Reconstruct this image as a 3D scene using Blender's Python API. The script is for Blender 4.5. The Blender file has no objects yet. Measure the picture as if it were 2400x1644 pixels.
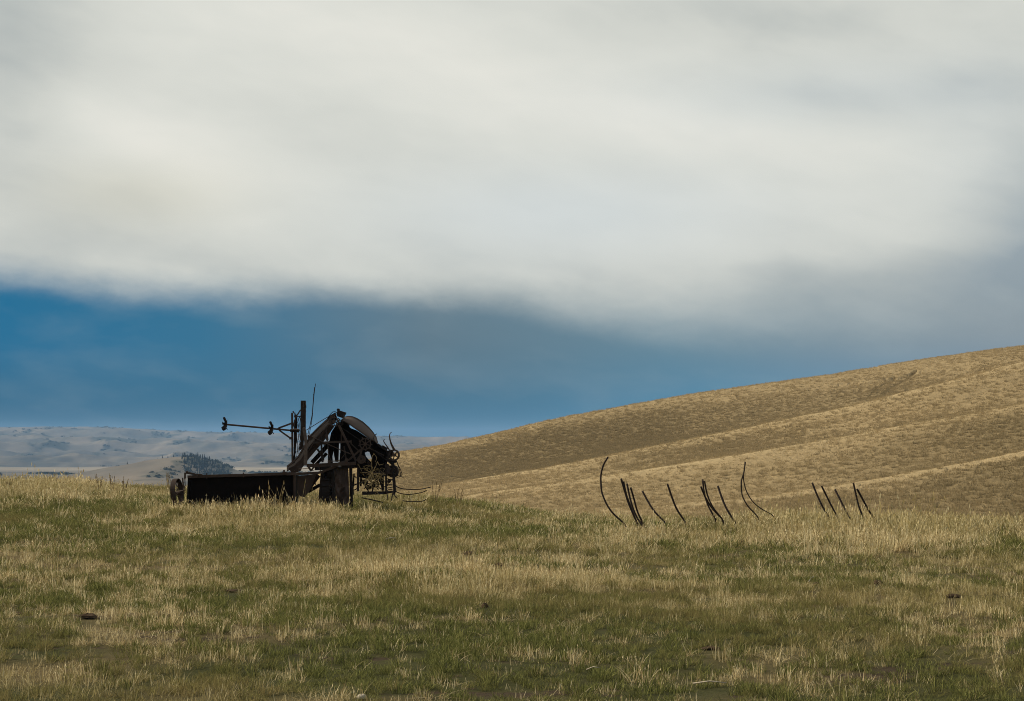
import bpy, math, random
import numpy as np
from mathutils import Vector, Matrix

# ------------------------------------------------------------------ camera
F = 4200.0            # focal length in photo pixels (photo 2400 x 1644)
CX, CY = 1200.0, 822.0
CAMZ = 1.45
PITCH = math.atan((1030 - CY) / F)
S = bpy.context.scene
C = S.collection
cam_d = bpy.data.cameras.new("camera")
cam = bpy.data.objects.new("camera", cam_d)
C.objects.link(cam)
cam.location = (0, 0, CAMZ)
cam.rotation_euler = (math.pi / 2 + PITCH, 0, 0)
cam_d.sensor_width = 36
cam_d.lens = 36 * F / 2400
cam_d.clip_start = 0.1
cam_d.clip_end = 60000
S.camera = cam
FW = np.array([0, math.cos(PITCH), math.sin(PITCH)])
UP = np.array([0, -math.sin(PITCH), math.cos(PITCH)])


def P(px, py, Y):
    d = FW + np.array([1, 0, 0]) * (px - CX) / F + UP * (CY - py) / F
    t = Y / d[1]
    return np.array([0, 0, CAMZ]) + d * t


def proj(x, y, z):
    dz = z - CAMZ
    w = y * FW[1] + dz * FW[2]
    return CX + F * x / w, CY - F * (y * UP[1] + dz * UP[2]) / w


# ------------------------------------------------------------------ light
S.view_settings.view_transform = 'Standard'
S.view_settings.look = 'None'
S.view_settings.gamma = 1
S.view_settings.exposure = 0
SUN_AZ, SUN_EL = math.radians(-74), math.radians(33)     # from +Y, clockwise
sdir = Vector((math.sin(SUN_AZ) * math.cos(SUN_EL), math.cos(SUN_AZ) * math.cos(SUN_EL), math.sin(SUN_EL)))
sl = bpy.data.lights.new("sun", 'SUN')
sl.energy = 5.0
sl.angle = math.radians(1.0)
sl.color = (1.0, 0.87, 0.68)
so = bpy.data.objects.new("sun", sl)
so.rotation_euler = (-sdir).to_track_quat('-Z', 'Y').to_euler()
so.location = (-30, 10, 30)
C.objects.link(so)


def s2l(r, g, b):
    f = lambda c: (c / 255 / 12.92) if c <= 10 else ((c / 255 + 0.055) / 1.055) ** 2.4
    return (f(r), f(g), f(b), 1)


def make_world():
    w = bpy.data.worlds.new("World")
    S.world = w
    w.use_nodes = True
    nt = w.node_tree
    nt.nodes.clear()
    N, L = nt.nodes, nt.links

    def m(op, a, b=None, c=None, clamp=False):
        n = N.new('ShaderNodeMath'); n.operation = op; n.use_clamp = clamp
        for i, v in enumerate((a, b, c)):
            if v is None: continue
            if isinstance(v, (int, float)): n.inputs[i].default_value = v
            else: L.new(v, n.inputs[i])
        return n.outputs[0]

    def mix(f, a, b):
        n = N.new('ShaderNodeMix'); n.data_type = 'RGBA'
        for k, v in ((0, f), (6, a), (7, b)):
            if isinstance(v, (int, float)): n.inputs[k].default_value = v
            elif isinstance(v, tuple): n.inputs[k].default_value = v
            else: L.new(v, n.inputs[k])
        return n.outputs[2]

    def sstep(v, a, b):
        n = N.new('ShaderNodeMapRange'); n.interpolation_type = 'SMOOTHSTEP'
        for k, q in ((0, v), (1, a), (2, b)):
            if isinstance(q, (int, float)): n.inputs[k].default_value = q
            else: L.new(q, n.inputs[k])
        return n.outputs[0]
    tc = N.new('ShaderNodeTexCoord')
    sep = N.new('ShaderNodeSeparateXYZ'); L.new(tc.outputs['Generated'], sep.inputs[0])
    x, y, z = sep.outputs
    az = m('MULTIPLY', m('ARCTAN2', x, y), 180 / math.pi)
    el = m('MULTIPLY', m('ARCSINE', z), 180 / math.pi)

    def noise(sx, sy, shear, scale, detail=4, rough=0.5, off=0.0, dist=0.0):
        cb = N.new('ShaderNodeCombineXYZ')
        L.new(m('MULTIPLY_ADD', az, sx, off), cb.inputs[0])
        L.new(m('MULTIPLY', m('MULTIPLY_ADD', az, shear, el), sy), cb.inputs[1])
        n = N.new('ShaderNodeTexNoise'); n.inputs['Scale'].default_value = scale
        n.inputs['Detail'].default_value = detail; n.inputs['Roughness'].default_value = rough
        n.inputs['Distortion'].default_value = dist
        L.new(cb.outputs[0], n.inputs['Vector'])
        return m('SUBTRACT', n.outputs[0], 0.5)

    def blob(px, py, rx, ry, rot=0.0):
        a0, e0 = (px - 1200) / 73.3, (1030 - py) / 73.3
        ra, re = rx / 73.3, ry / 73.3
        da = m('SUBTRACT', az, a0)
        de = m('MULTIPLY_ADD', da, rot, m('SUBTRACT', el, e0))
        q = m('ADD', m('POWER', m('ABSOLUTE', m('DIVIDE', da, ra)), 2.0), m('POWER', m('ABSOLUTE', m('DIVIDE', de, re)), 2.0))
        return m('EXPONENT', m('MULTIPLY', q, -1.0))
    n1 = noise(0.10, 0.30, 0.16, 1.0, 3, 0.5, 3.1, 0.4)      # broad streaks
    n2 = noise(0.30, 0.75, 0.10, 1.0, 3, 0.45, 9.7, 0.3)      # finer streaks
    n3 = noise(0.34, 0.95, 0.05, 1.0, 4, 0.55, 4.3, 0.2)       # ragged base
    # cloud base edge elevation as a function of azimuth
    cr = N.new('ShaderNodeFloatCurve')
    pts = [(-16.4, 5.1), (-12, 4.7), (-7, 4.75), (-3, 4.7), (0, 4.55), (2, 4.2), (5, 3.9), (9, 4.1), (13, 4.3), (16.4, 4.6)]
    L.new(m('MULTIPLY_ADD', az, 1 / 40.0, 0.5, clamp=True), cr.inputs[1])
    cu = cr.mapping.curves[0]
    cu.points[0].location = (0, 5.0 / 10); cu.points[1].location = (1, 4.9 / 10)
    for a, e in pts: cu.points.new(a / 40 + 0.5, e / 10)
    cr.mapping.update()
    edge = m('MULTIPLY', cr.outputs[0], 10)
    e2 = m('ADD', m('SUBTRACT', el, edge), m('MULTIPLY', n3, 0.42))
    e2 = m('ADD', e2, m('MULTIPLY', n2, 0.18))
    e2 = m('ADD', e2, m('MULTIPLY', noise(0.9, 1.4, 0.0, 1.0, 4, 0.6, 27.0, 0.3), 0.35))
    soft = m('MULTIPLY_ADD', sstep(az, -4.0, 12.0), 1.1, 0.8)
    mask = sstep(e2, m('MULTIPLY', soft, -1), soft)
    # cloud colour
    v = m('ADD', m('MULTIPLY', n1, 0.34), m('MULTIPLY', n2, 0.30))
    v = m('ADD', v, m('MULTIPLY', noise(1.1, 2.6, 0.25, 1.0, 4, 0.55, 17.0, 0.3), 0.07))
    v = m('ADD', v, 0.60)
    for (px, py, rx, ry, rot, a) in [(360, 350, 240, 80, .30, .42), (650, 80, 420, 90, .1, .22), (1150, 190, 380, 120, .25, .20),
                                     (40, 80, 190, 320, 0, -.42), (320, 485, 160, 60, 0, -.32), (1750, 60, 360, 60, .1, -.27),
                                     (1750, 330, 420, 60, .12, .22), (2350, 240, 190, 50, .1, -.22), (2450, 560, 190, 210, 0, -.6),
                                     (1700, 640, 300, 30, 0.03, -.12), (560, 600, 400, 40, .05, -.08), (2050, 690, 420, 70, 0, -.2),
                                     (1850, 500, 350, 60, 0, .1), (1950, 240, 260, 45, .1, -.15)]:
        v = m('MULTIPLY_ADD', blob(px, py, rx * 1.15, ry * 1.15, rot), a, v)
    low = sstep(e2, 2.4, 0.0)
    v = m('MULTIPLY_ADD', low, -0.13, v)
    ramp = N.new('ShaderNodeValToRGB'); L.new(v, ramp.inputs[0])
    e = ramp.color_ramp.elements
    e[0].position = 0.0; e[0].color = s2l(150, 162, 168)
    e[1].position = 0.95; e[1].color = s2l(231, 230, 221)
    for p_, c_ in ((0.25, s2l(183, 188, 185)), (0.5, s2l(208, 210, 203)), (0.7, s2l(219, 220, 212))):
        q = e.new(p_); q.color = c_
    cool = m('ADD', m('MULTIPLY', blob(1330, 500, 480, 110), 0.75), m('MULTIPLY', blob(1900, 240, 500, 80), .4), clamp=True)
    cool = m('ADD', cool, m('MULTIPLY', blob(2300, 400, 200, 200), .3), clamp=True)
    cloud = mix(m('MULTIPLY', cool, 0.6), ramp.outputs[0], s2l(203, 214, 220))
    warm = m('MULTIPLY', blob(330, 470, 250, 80), 0.5)
    cloud = mix(warm, cloud, s2l(222, 218, 200))
    # storm blue below
    r2 = N.new('ShaderNodeValToRGB')
    L.new(m('MULTIPLY_ADD', az, 1 / 33.0, 0.5, clamp=True), r2.inputs[0])
    e = r2.color_ramp.elements
    e[0].position = 0.0; e[0].color = s2l(22, 106, 146)
    e[1].position = 1.0; e[1].color = s2l(136, 148, 155)
    for p_, c_ in ((0.2, s2l(42, 108, 142)), (0.42, s2l(92, 117, 131)), (0.65, s2l(100, 132, 148))):
        q = e.new(p_); q.color = c_
    r3 = N.new('ShaderNodeValToRGB')
    L.new(m('MULTIPLY_ADD', az, 1 / 33.0, 0.5, clamp=True), r3.inputs[0])
    e = r3.color_ramp.elements
    e[0].position = 0.0; e[0].color = s2l(28, 92, 122)
    e[1].position = 1.0; e[1].color = s2l(112, 146, 178)
    for p_, c_ in ((0.3, s2l(38, 98, 127)), (0.5, s2l(46, 106, 135)), (0.7, s2l(64, 128, 160))):
        q = e.new(p_); q.color = c_
    blue = mix(sstep(el, 0.3, 3.4), r3.outputs[0], r2.outputs[0])
    veil = m('ADD', m('MULTIPLY', m('ADD', n2, 0.02), 1.1), m('MULTIPLY', n3, .5), clamp=True)
    veil = m('ADD', veil, m('MULTIPLY', blob(290, 860, 200, 40), .13), clamp=True)
    veil = m('ADD', veil, m('MULTIPLY', blob(950, 730, 420, 60), .18), clamp=True)
    blue = mix(m('MULTIPLY', veil, .6), blue, s2l(140, 158, 166))
    col = mix(mask, blue, cloud)
    # clear sky (physical) shows through high overhead and behind the viewer
    sky = N.new('ShaderNodeTexSky'); sky.sky_type = 'NISHITA'; sky.sun_disc = False
    sky.sun_elevation = SUN_EL; sky.sun_rotation = SUN_AZ % (2 * math.pi)
    sm = N.new('ShaderNodeVectorMath'); sm.operation = 'SCALE'; sm.inputs['Scale'].default_value = 0.08
    L.new(sky.outputs[0], sm.inputs[0])
    behind = sstep(y, 0.35, -0.35)
    open_ = m('MULTIPLY', m('MAXIMUM', behind, m('MULTIPLY', sstep(el, 45, 80), 0.5)), 0.5)
    col = mix(open_, col, sm.outputs[0])
    bg = N.new('ShaderNodeBackground'); L.new(col, bg.inputs[0]); bg.inputs[1].default_value = 1.0
    out = N.new('ShaderNodeOutputWorld'); L.new(bg.outputs[0], out.inputs[0])
    w.cycles.sampling_method = 'AUTOMATIC'


make_world()
S.cycles.max_bounces = 6
S.cycles.diffuse_bounces = 3
S.cycles.transmission_bounces = 3
S.cycles.volume_bounces = 0
S.cycles.filter_width = 1.0
S.cycles.use_adaptive_sampling = False
S.cycles.use_denoising = True
S.cycles.denoiser = 'OPENIMAGEDENOISE'
S.cycles.denoising_prefilter = 'NONE'        # keeps the grass blades crisp
S.cycles.denoising_input_passes = 'RGB_ALBEDO_NORMAL'

# ------------------------------------------------------------------ helpers
rng = np.random.default_rng(7)
random.seed(7)


def _hash(ix, iy, seed):
    h = (ix.astype(np.int64) * 374761393 + iy.astype(np.int64) * 668265263 + seed * 144665) & 0xffffffff
    h = ((h ^ (h >> 13)) * 1274126177) & 0xffffffff
    h = (h ^ (h >> 16)) & 0xffffffff
    return h / 4294967295.0


def vnoise(x, y, seed=0):
    ix, iy = np.floor(x), np.floor(y)
    fx, fy = x - ix, y - iy
    fx = fx * fx * fx * (fx * (fx * 6 - 15) + 10); fy = fy * fy * fy * (fy * (fy * 6 - 15) + 10)
    a, b = _hash(ix, iy, seed), _hash(ix + 1, iy, seed)
    c, d = _hash(ix, iy + 1, seed), _hash(ix + 1, iy + 1, seed)
    return (a + (b - a) * fx) * (1 - fy) + (c + (d - c) * fx) * fy - 0.5


def fbm(x, y, oct=4, seed=0, gain=0.5):
    s, a = 0, 1.0
    ca, sa = math.cos(0.6), math.sin(0.6)
    for o in range(oct):
        s = s + a * vnoise(x, y, seed + o * 17)
        x, y = (x * ca - y * sa) * 2.03, (x * sa + y * ca) * 2.03
        a *= gain
    return s


def smooth(t):
    t = np.clip(t, 0, 1)
    return t * t * (3 - 2 * t)


def tag(o, label=None, cat=None, group=None, kind=None):
    if label: o['label'] = label
    if cat: o['category'] = cat
    if group: o['group'] = group
    if kind: o['kind'] = kind
    return o


class MB:
    """collects shapes in world coordinates; build() links them as one mesh"""
    def __init__(s): s.v, s.f = [], []

    def add(s, v, f):
        b = len(s.v)
        s.v += [tuple(map(float, p)) for p in v]
        s.f += [tuple(b + i for i in q) for q in f]
        return s

    def box(s, c, size, R=None):
        c = np.array(c, float); h = np.array(size, float) / 2
        vs = []
        for sx in (-1, 1):
            for sy in (-1, 1):
                for sz in (-1, 1):
                    p = h * (sx, sy, sz)
                    if R is not None: p = R @ p
                    vs.append(c + p)
        return s.add(vs, [(0, 1, 3, 2), (4, 6, 7, 5), (0, 4, 5, 1), (2, 3, 7, 6), (0, 2, 6, 4), (1, 5, 7, 3)])

    def bar(s, a, b, w, t, w2=None):
        """flat bar from a to b: w across in the picture plane, t in depth"""
        a, b = np.array(a, float), np.array(b, float)
        w2 = w if w2 is None else w2
        d = b - a; d = d / np.linalg.norm(d)
        dep = np.array([0, 1.0, 0]); dep = dep - d * dep.dot(d); dep /= np.linalg.norm(dep)
        sd = np.cross(d, dep)
        vs = []
        for p, ww in ((a, w), (b, w2)):
            for i, j in ((-1, -1), (1, -1), (1, 1), (-1, 1)):
                vs.append(p + sd * ww / 2 * i + dep * t / 2 * j)
        return s.add(vs, [(3, 2, 1, 0), (4, 5, 6, 7), (0, 1, 5, 4), (1, 2, 6, 5), (2, 3, 7, 6), (3, 0, 4, 7)])

    def tube(s, pts, r, n=7, r2=None):
        pts = [np.array(p, float) for p in pts]
        m_ = len(pts)
        rs = [r if r2 is None else r + (r2 - r) * i / (m_ - 1) for i in range(m_)]
        vs = []; prev = None
        for i, p in enumerate(pts):
            d = pts[min(i + 1, m_ - 1)] - pts[max(i - 1, 0)]
            d = d / (np.linalg.norm(d) + 1e-9)
            if prev is None:
                u = np.cross(d, [0, 0, 1.0])
                if np.linalg.norm(u) < 1e-3: u = np.cross(d, [1.0, 0, 0])
            else:
                u = prev - d * prev.dot(d)
            u = u / np.linalg.norm(u); prev = u
            w = np.cross(d, u)
            for k in range(n):
                a = 2 * math.pi * k / n
                vs.append(p + rs[i] * (math.cos(a) * u + math.sin(a) * w))
        fs = []
        for i in range(m_ - 1):
            for k in range(n):
                k2 = (k + 1) % n
                fs.append((i * n + k, i * n + k2, (i + 1) * n + k2, (i + 1) * n + k))
        fs.append(tuple(range(n - 1, -1, -1))); fs.append(tuple((m_ - 1) * n + k for k in range(n)))
        return s.add(vs, fs)

    def slab(s, poly, t):
        """polygon (list of 3-D points) pushed t metres away in depth"""
        n = len(poly)
        a = [np.array(p, float) for p in poly]
        b = [p + np.array([0, t, 0]) for p in a]
        fs = [tuple(range(n)), tuple(range(2 * n - 1, n - 1, -1))]
        for i in range(n): fs.append((i, i + n, (i + 1) % n + n, (i + 1) % n))
        return s.add(a + b, fs)

    def loft(s, rows, t=0.008):
        """sheet through rows of points, given a thickness along its normal"""
        R = np.array(rows, float); m_, n = R.shape[:2]
        du = np.gradient(R, axis=1); dv = np.gradient(R, axis=0)
        nn = np.cross(du, dv); nn /= (np.linalg.norm(nn, axis=2, keepdims=True) + 1e-9)
        A, B = R, R + nn * t
        vs = list(A.reshape(-1, 3)) + list(B.reshape(-1, 3))
        fs = []; o = m_ * n
        for i in range(m_ - 1):
            for j in range(n - 1):
                q = (i * n + j, i * n + j + 1, (i + 1) * n + j + 1, (i + 1) * n + j)
                fs.append(q); fs.append(tuple(o + k for k in q[::-1]))
        for i in range(m_ - 1):
            for j in (0, n - 1):
                q = (i * n + j, (i + 1) * n + j)
                fs.append((q[0], q[1], o + q[1], o + q[0]))
        for j in range(n - 1):
            for i in (0, m_ - 1):
                q = (i * n + j, i * n + j + 1)
                fs.append((q[0], q[1], o + q[1], o + q[0]))
        return s.add(vs, fs)

    def ring(s, c, ax, R, w, t, n=28, wob=0.0):
        """wheel rim: radius R, radial thickness t, width w along axis ax"""
        c, ax = np.array(c, float), np.array(ax, float); ax /= np.linalg.norm(ax)
        u = np.cross(ax, [0, 0, 1.0]); u /= np.linalg.norm(u); v = np.cross(ax, u)
        vs, fs = [], []
        for k in range(n):
            a = 2 * math.pi * k / n
            d = math.cos(a) * u + math.sin(a) * v
            RR = R * (1 + wob * math.sin(a * 3 + 1))
            for rr, ww in ((RR, -w / 2), (RR, w / 2), (RR - t, w / 2), (RR - t, -w / 2)):
                vs.append(c + d * rr + ax * ww)
        for k in range(n):
            k2 = (k + 1) % n
            for q in range(4):
                q2 = (q + 1) % 4
                fs.append((k * 4 + q, k * 4 + q2, k2 * 4 + q2, k2 * 4 + q))
        return s.add(vs, fs)

    def disc(s, c, ax, R, w, n=20):
        c, ax = np.array(c, float), np.array(ax, float); ax /= np.linalg.norm(ax)
        return s.tube([c - ax * w / 2, c + ax * w / 2], R, n)

    def build(s, name, mat, parent=None, smooth_=False, tri=False):
        me = bpy.data.meshes.new(name)
        off = np.zeros(3)
        p = parent
        while p is not None:
            off = off + np.array(p.location); p = p.parent
        me.from_pydata([tuple(np.array(q) - off) for q in s.v], [], s.f)
        me.validate(); me.update()
        if smooth_:
            me.polygons.foreach_set('use_smooth', [True] * len(me.polygons))
        if mat: me.materials.append(mat)
        o = bpy.data.objects.new(name, me)
        C.objects.link(o)
        if parent is not None: o.parent = parent
        return o


def empty(name, loc):
    o = bpy.data.objects.new(name, None)
    o.empty_display_size = 0.3
    C.objects.link(o); o.location = loc
    return o


def np_mesh(name, V, Fq, mat, attrs=None, smooth_=True):
    me = bpy.data.meshes.new(name)
    me.vertices.add(len(V)); me.vertices.foreach_set('co', np.asarray(V, np.float32).ravel())
    if Fq is not None and len(Fq):
        k = Fq.shape[1]
        me.loops.add(Fq.size); me.loops.foreach_set('vertex_index', Fq.ravel().astype(np.int32))
        me.polygons.add(len(Fq))
        me.polygons.foreach_set('loop_start', np.arange(0, Fq.size, k, dtype=np.int32))
        me.polygons.foreach_set('use_smooth', np.full(len(Fq), smooth_))
    for a, (typ, arr) in (attrs or {}).items():
        at = me.attributes.new(a, typ, 'POINT')
        if typ == 'FLOAT': at.data.foreach_set('value', np.asarray(arr, np.float32))
        elif typ == 'INT': at.data.foreach_set('value', np.asarray(arr, np.int32))
        elif typ == 'FLOAT_VECTOR': at.data.foreach_set('vector', np.asarray(arr, np.float32).ravel())
    me.update(calc_edges=True)
    if mat: me.materials.append(mat)
    return me


def grid_faces(m_, n):
    i, j = np.meshgrid(np.arange(m_ - 1), np.arange(n - 1), indexing='ij')
    a = (i * n + j).ravel()
    return np.stack([a, a + 1, a + n + 1, a + n], 1)


# ------------------------------------------------------------------ materials
class NT:
    def __init__(s, name):
        s.m = bpy.data.materials.new(name); s.m.use_nodes = True
        s.t = s.m.node_tree; s.t.nodes.clear()
        s.out = s.t.nodes.new('ShaderNodeOutputMaterial')

    def n(s, typ, **kw):
        n = s.t.nodes.new(typ)
        for k, v in kw.items():
            if k.startswith('i_'):
                key = k[2:].replace('_', ' ')
                s.set(n.inputs[key], v)
            else: setattr(n, k, v)
        return n

    def set(s, sock, v):
        if isinstance(v, bpy.types.NodeSocket): s.t.links.new(v, sock)
        elif isinstance(v, (tuple, list)) and sock.type == 'RGBA' and len(v) == 3: sock.default_value = (*v, 1)
        else: sock.default_value = v

    def mix(s, f, a, b, mode='MIX'):
        n = s.n('ShaderNodeMix', data_type='RGBA', blend_type=mode)
        s.set(n.inputs[0], f); s.set(n.inputs[6], a); s.set(n.inputs[7], b)
        return n.outputs[2]

    def math(s, op, a, b=0.0, clamp=False):
        n = s.n('ShaderNodeMath', operation=op, use_clamp=clamp)
        s.set(n.inputs[0], a); s.set(n.inputs[1], b)
        return n.outputs[0]

    def noise(s, vec, scale, detail=4, rough=0.55):
        n = s.n('ShaderNodeTexNoise'); s.set(n.inputs['Vector'], vec)
        n.inputs['Scale'].default_value = scale; n.inputs['Detail'].default_value = detail
        n.inputs['Roughness'].default_value = rough
        return n.outputs[0]

    def mapr(s, v, a, b, c=0.0, d=1.0):
        n = s.n('ShaderNodeMapRange')
        for k, q in zip((0, 1, 2, 3, 4), (v, a, b, c, d)): s.set(n.inputs[k], q)
        return n.outputs[0]

    def scalevec(s, vec, sc):
        n = s.n('ShaderNodeMapping'); s.set(n.inputs[0], vec); n.inputs['Scale'].default_value = sc
        return n.outputs[0]


def metal_mat(name, a, b, rough=0.75, spec=0.3, sc=6.0, rust=(0.06, 0.026, 0.014)):
    m = NT(name)
    co = m.n('ShaderNodeTexCoord').outputs['Object']
    f = m.mapr(m.noise(co, sc, 6, 0.65), 0.35, 0.65)
    col = m.mix(f, a, b)
    r = m.mapr(m.noise(co, sc * 2.7, 5, 0.6), 0.56, 0.68)
    col = m.mix(m.math('MULTIPLY', r, 0.7), col, rust)
    bump = m.n('ShaderNodeBump', i_Strength=0.35, i_Distance=0.01, i_Height=m.noise(co, 45, 4))
    p = m.n('ShaderNodeBsdfPrincipled')
    m.set(p.inputs['Base Color'], col); m.set(p.inputs['Normal'], bump.outputs[0])
    m.set(p.inputs['Roughness'], m.mapr(f, 0, 1, rough - 0.1, rough + 0.12))
    p.inputs['Specular IOR Level'].default_value = spec
    m.t.links.new(p.outputs[0], m.out.inputs[0])
    return m.m


M_rust = metal_mat('rusted_iron', (0.034, 0.023, 0.018), (0.066, 0.043, 0.033))
M_rustlite = metal_mat('weathered_sheet', (0.038, 0.025, 0.020), (0.072, 0.049, 0.038), 0.8, 0.2)
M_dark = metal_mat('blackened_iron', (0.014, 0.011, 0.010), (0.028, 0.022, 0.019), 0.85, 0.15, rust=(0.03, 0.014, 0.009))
M_black = metal_mat('shade_black_sheet', (0.006, 0.005, 0.005), (0.012, 0.009, 0.008), 0.95, 0.05, rust=(0.014, 0.008, 0.005))  # near-black base colour carries the shade of tray, deck and elevator cover
M_wood = metal_mat('old_dark_timber', (0.020, 0.015, 0.012), (0.045, 0.034, 0.026), 0.9, 0.1)
M_handle = metal_mat('worn_lever_iron', (0.07, 0.050, 0.040), (0.12, 0.088, 0.07), 0.7, 0.3)
M_board = metal_mat('faded_board', (0.032, 0.022, 0.018), (0.056, 0.039, 0.031), 0.85, 0.1, 5.0)
M_steel = metal_mat('tine_steel', (0.014, 0.011, 0.009), (0.034, 0.024, 0.018), 0.85, 0.15, 9)


def grass_mat(name, light, dark, trans=0.35, tintcol=(0.10, 0.11, 0.03)):
    m = NT(name)
    at = m.n('ShaderNodeAttribute', attribute_name='shade').outputs['Fac']
    ti = m.n('ShaderNodeAttribute', attribute_name='tint', attribute_type='INSTANCER').outputs['Fac']
    col = m.mix(at, dark, light)
    col = m.mix(ti, col, tintcol)
    d = m.n('ShaderNodeBsdfDiffuse', i_Color=col)
    t = m.n('ShaderNodeBsdfTranslucent', i_Color=col)
    mx = m.n('ShaderNodeMixShader'); mx.inputs[0].default_value = trans
    m.t.links.new(d.outputs[0], mx.inputs[1]); m.t.links.new(t.outputs[0], mx.inputs[2])
    m.t.links.new(mx.outputs[0], m.out.inputs[0])
    return m.m


G_dry = grass_mat('dry_grass_blades', (1.0, 0.86, 0.54), (0.30, 0.22, 0.095), 0.3, (0.28, 0.24, 0.095))
G_green = grass_mat('green_grass_blades', (0.32, 0.32, 0.105), (0.056, 0.065, 0.021), 0.3, (0.26, 0.205, 0.09))
G_hill = grass_mat('hill_grass_blades', (0.50, 0.39, 0.22), (0.35, 0.27, 0.148), 0.4, (0.24, 0.19, 0.104))
G_scrub = grass_mat('scrub_leaves', (0.040, 0.050, 0.030), (0.018, 0.024, 0.016), 0.1, (0.06, 0.06, 0.03))


def ground_mat():
    m = NT('turf_soil')
    co = m.n('ShaderNodeTexCoord').outputs['Object']
    dry = m.n('ShaderNodeAttribute', attribute_name='dry').outputs['Fac']
    bare = m.n('ShaderNodeAttribute', attribute_name='bare').outputs['Fac']
    f = m.noise(co, 9, 6, 0.7)
    g = m.mix(f, (0.028, 0.034, 0.012), (0.070, 0.066, 0.026))
    d = m.mix(f, (0.060, 0.045, 0.022), (0.16, 0.125, 0.062))
    col = m.mix(m.mapr(dry, 0.2, 0.8), g, d)
    soil = m.mix(m.noise(co, 30, 5, 0.7), (0.032, 0.024, 0.015), (0.075, 0.056, 0.036))
    col = m.mix(m.mapr(m.math('ADD', bare, m.mapr(m.noise(co, 6, 4), 0.3, 0.7, -0.4, 0.4)), 0.35, 0.6), col, soil)
    b = m.n('ShaderNodeBump', i_Strength=0.8, i_Distance=0.03, i_Height=m.noise(co, 22, 6, 0.7))
    p = m.n('ShaderNodeBsdfPrincipled'); m.set(p.inputs['Base Color'], col); m.set(p.inputs['Normal'], b.outputs[0])
    p.inputs['Roughness'].default_value = 0.95; p.inputs['Specular IOR Level'].default_value = 0.05
    m.t.links.new(p.outputs[0], m.out.inputs[0])
    return m.m


def hill_mat():
    m = NT('dry_hillside')
    co = m.n('ShaderNodeTexCoord').outputs['Object']
    growth_shade = m.n('ShaderNodeAttribute', attribute_name='growth_shade').outputs['Fac']  # rough growth and fold shade share this darkening mask
    st = m.scalevec(co, (0.10, 0.055, 0.4))
    f1 = m.noise(st, 1.0, 6, 0.65)
    f2 = m.noise(m.scalevec(co, (2.0, 0.8, 1.5)), 1.0, 5, 0.7)
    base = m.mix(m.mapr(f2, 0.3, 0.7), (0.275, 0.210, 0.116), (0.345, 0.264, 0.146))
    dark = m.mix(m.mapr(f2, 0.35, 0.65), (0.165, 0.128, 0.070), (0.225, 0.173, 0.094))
    k = m.math('ADD', growth_shade, m.mapr(f1, 0.25, 0.75, -0.2, 0.2))
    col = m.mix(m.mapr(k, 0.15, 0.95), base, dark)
    pale = m.n('ShaderNodeAttribute', attribute_name='pale').outputs['Fac']  # crest sunlight painted as a paler base colour
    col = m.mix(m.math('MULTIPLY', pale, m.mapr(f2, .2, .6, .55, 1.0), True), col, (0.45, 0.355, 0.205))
    b = m.n('ShaderNodeBump', i_Strength=0.9, i_Distance=0.5, i_Height=f2)
    p = m.n('ShaderNodeBsdfPrincipled'); m.set(p.inputs['Base Color'], col); m.set(p.inputs['Normal'], b.outputs[0])
    p.inputs['Roughness'].default_value = 1; p.inputs['Specular IOR Level'].default_value = 0.0
    m.t.links.new(p.outputs[0], m.out.inputs[0])
    return m.m


def far_mat():
    m = NT('far_rangeland')
    co = m.n('ShaderNodeTexCoord').outputs['Object']
    scrub = m.n('ShaderNodeAttribute', attribute_name='scrub').outputs['Fac']
    f1 = m.noise(m.scalevec(co, (0.004, 0.0016, 0.01)), 1.0, 7, 0.62)
    f2 = m.noise(m.scalevec(co, (0.02, 0.006, 0.02)), 1.0, 5, 0.6)
    c = m.mix(m.mapr(f1, 0.35, 0.65), (0.058, 0.062, 0.060), (0.205, 0.168, 0.130))
    c = m.mix(m.mapr(f2, 0.3, 0.7, 0.0, 0.35), c, (0.22, 0.20, 0.155))
    k = m.math('ADD', scrub, m.mapr(f2, 0.3, 0.7, -0.5, 0.5))
    strip = m.n('ShaderNodeAttribute', attribute_name='strip').outputs['Fac']
    c = m.mix(m.mapr(k, 0.3, 0.9, 0, .85), c, (0.062, 0.066, 0.048))
    c = m.mix(m.math('MULTIPLY', strip, .85), c, (0.44, 0.37, 0.265))
    p = m.n('ShaderNodeBsdfPrincipled'); m.set(p.inputs['Base Color'], c)
    p.inputs['Roughness'].default_value = 1; p.inputs['Specular IOR Level'].default_value = 0.0
    m.t.links.new(p.outputs[0], m.out.inputs[0])
    return m.m


# ------------------------------------------------------------------ near ground
def crest_y(x): return np.interp(x, [-30, -14, -5, -1, 3, 12, 30], [54, 50, 46, 43, 39, 38, 36])


def crest_z(x): return np.interp(x, [-30, -14, -9.5, -5.5, -2.2, -0.6, 0.9, 2.2, 6, 9.5, 13, 30],
                                 [.16, .11, .0, -.05, -.08, -.20, -.37, -.42, -.42, -.47, -.60, -.8])


def mid_z(x): return np.interp(x, [-20, -9, -4.5, -1, 2, 8, 20], [-.02, -.11, -.13, -.17, -.22, -.21, -.34])


def ground_z(x, y):
    x, y = np.asarray(x, float), np.asarray(y, float)
    yc, zc, zm = crest_y(x), crest_z(x), mid_z(x)
    z = np.where(y < 34, zm * smooth((y - 10) / 24), zm + (zc - zm) * smooth((y - 34) / (yc - 34)))
    over = np.clip(y - yc, 0, None)
    z = np.where(y > yc, zc - 0.010 * over ** 2 / (1 + over / 60), z)
    z = z + fbm(x * 0.35, y * 0.3, 3, 5) * 0.10 + fbm(x * 1.4, y * 1.2, 3, 8) * 0.05
    return z


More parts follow.
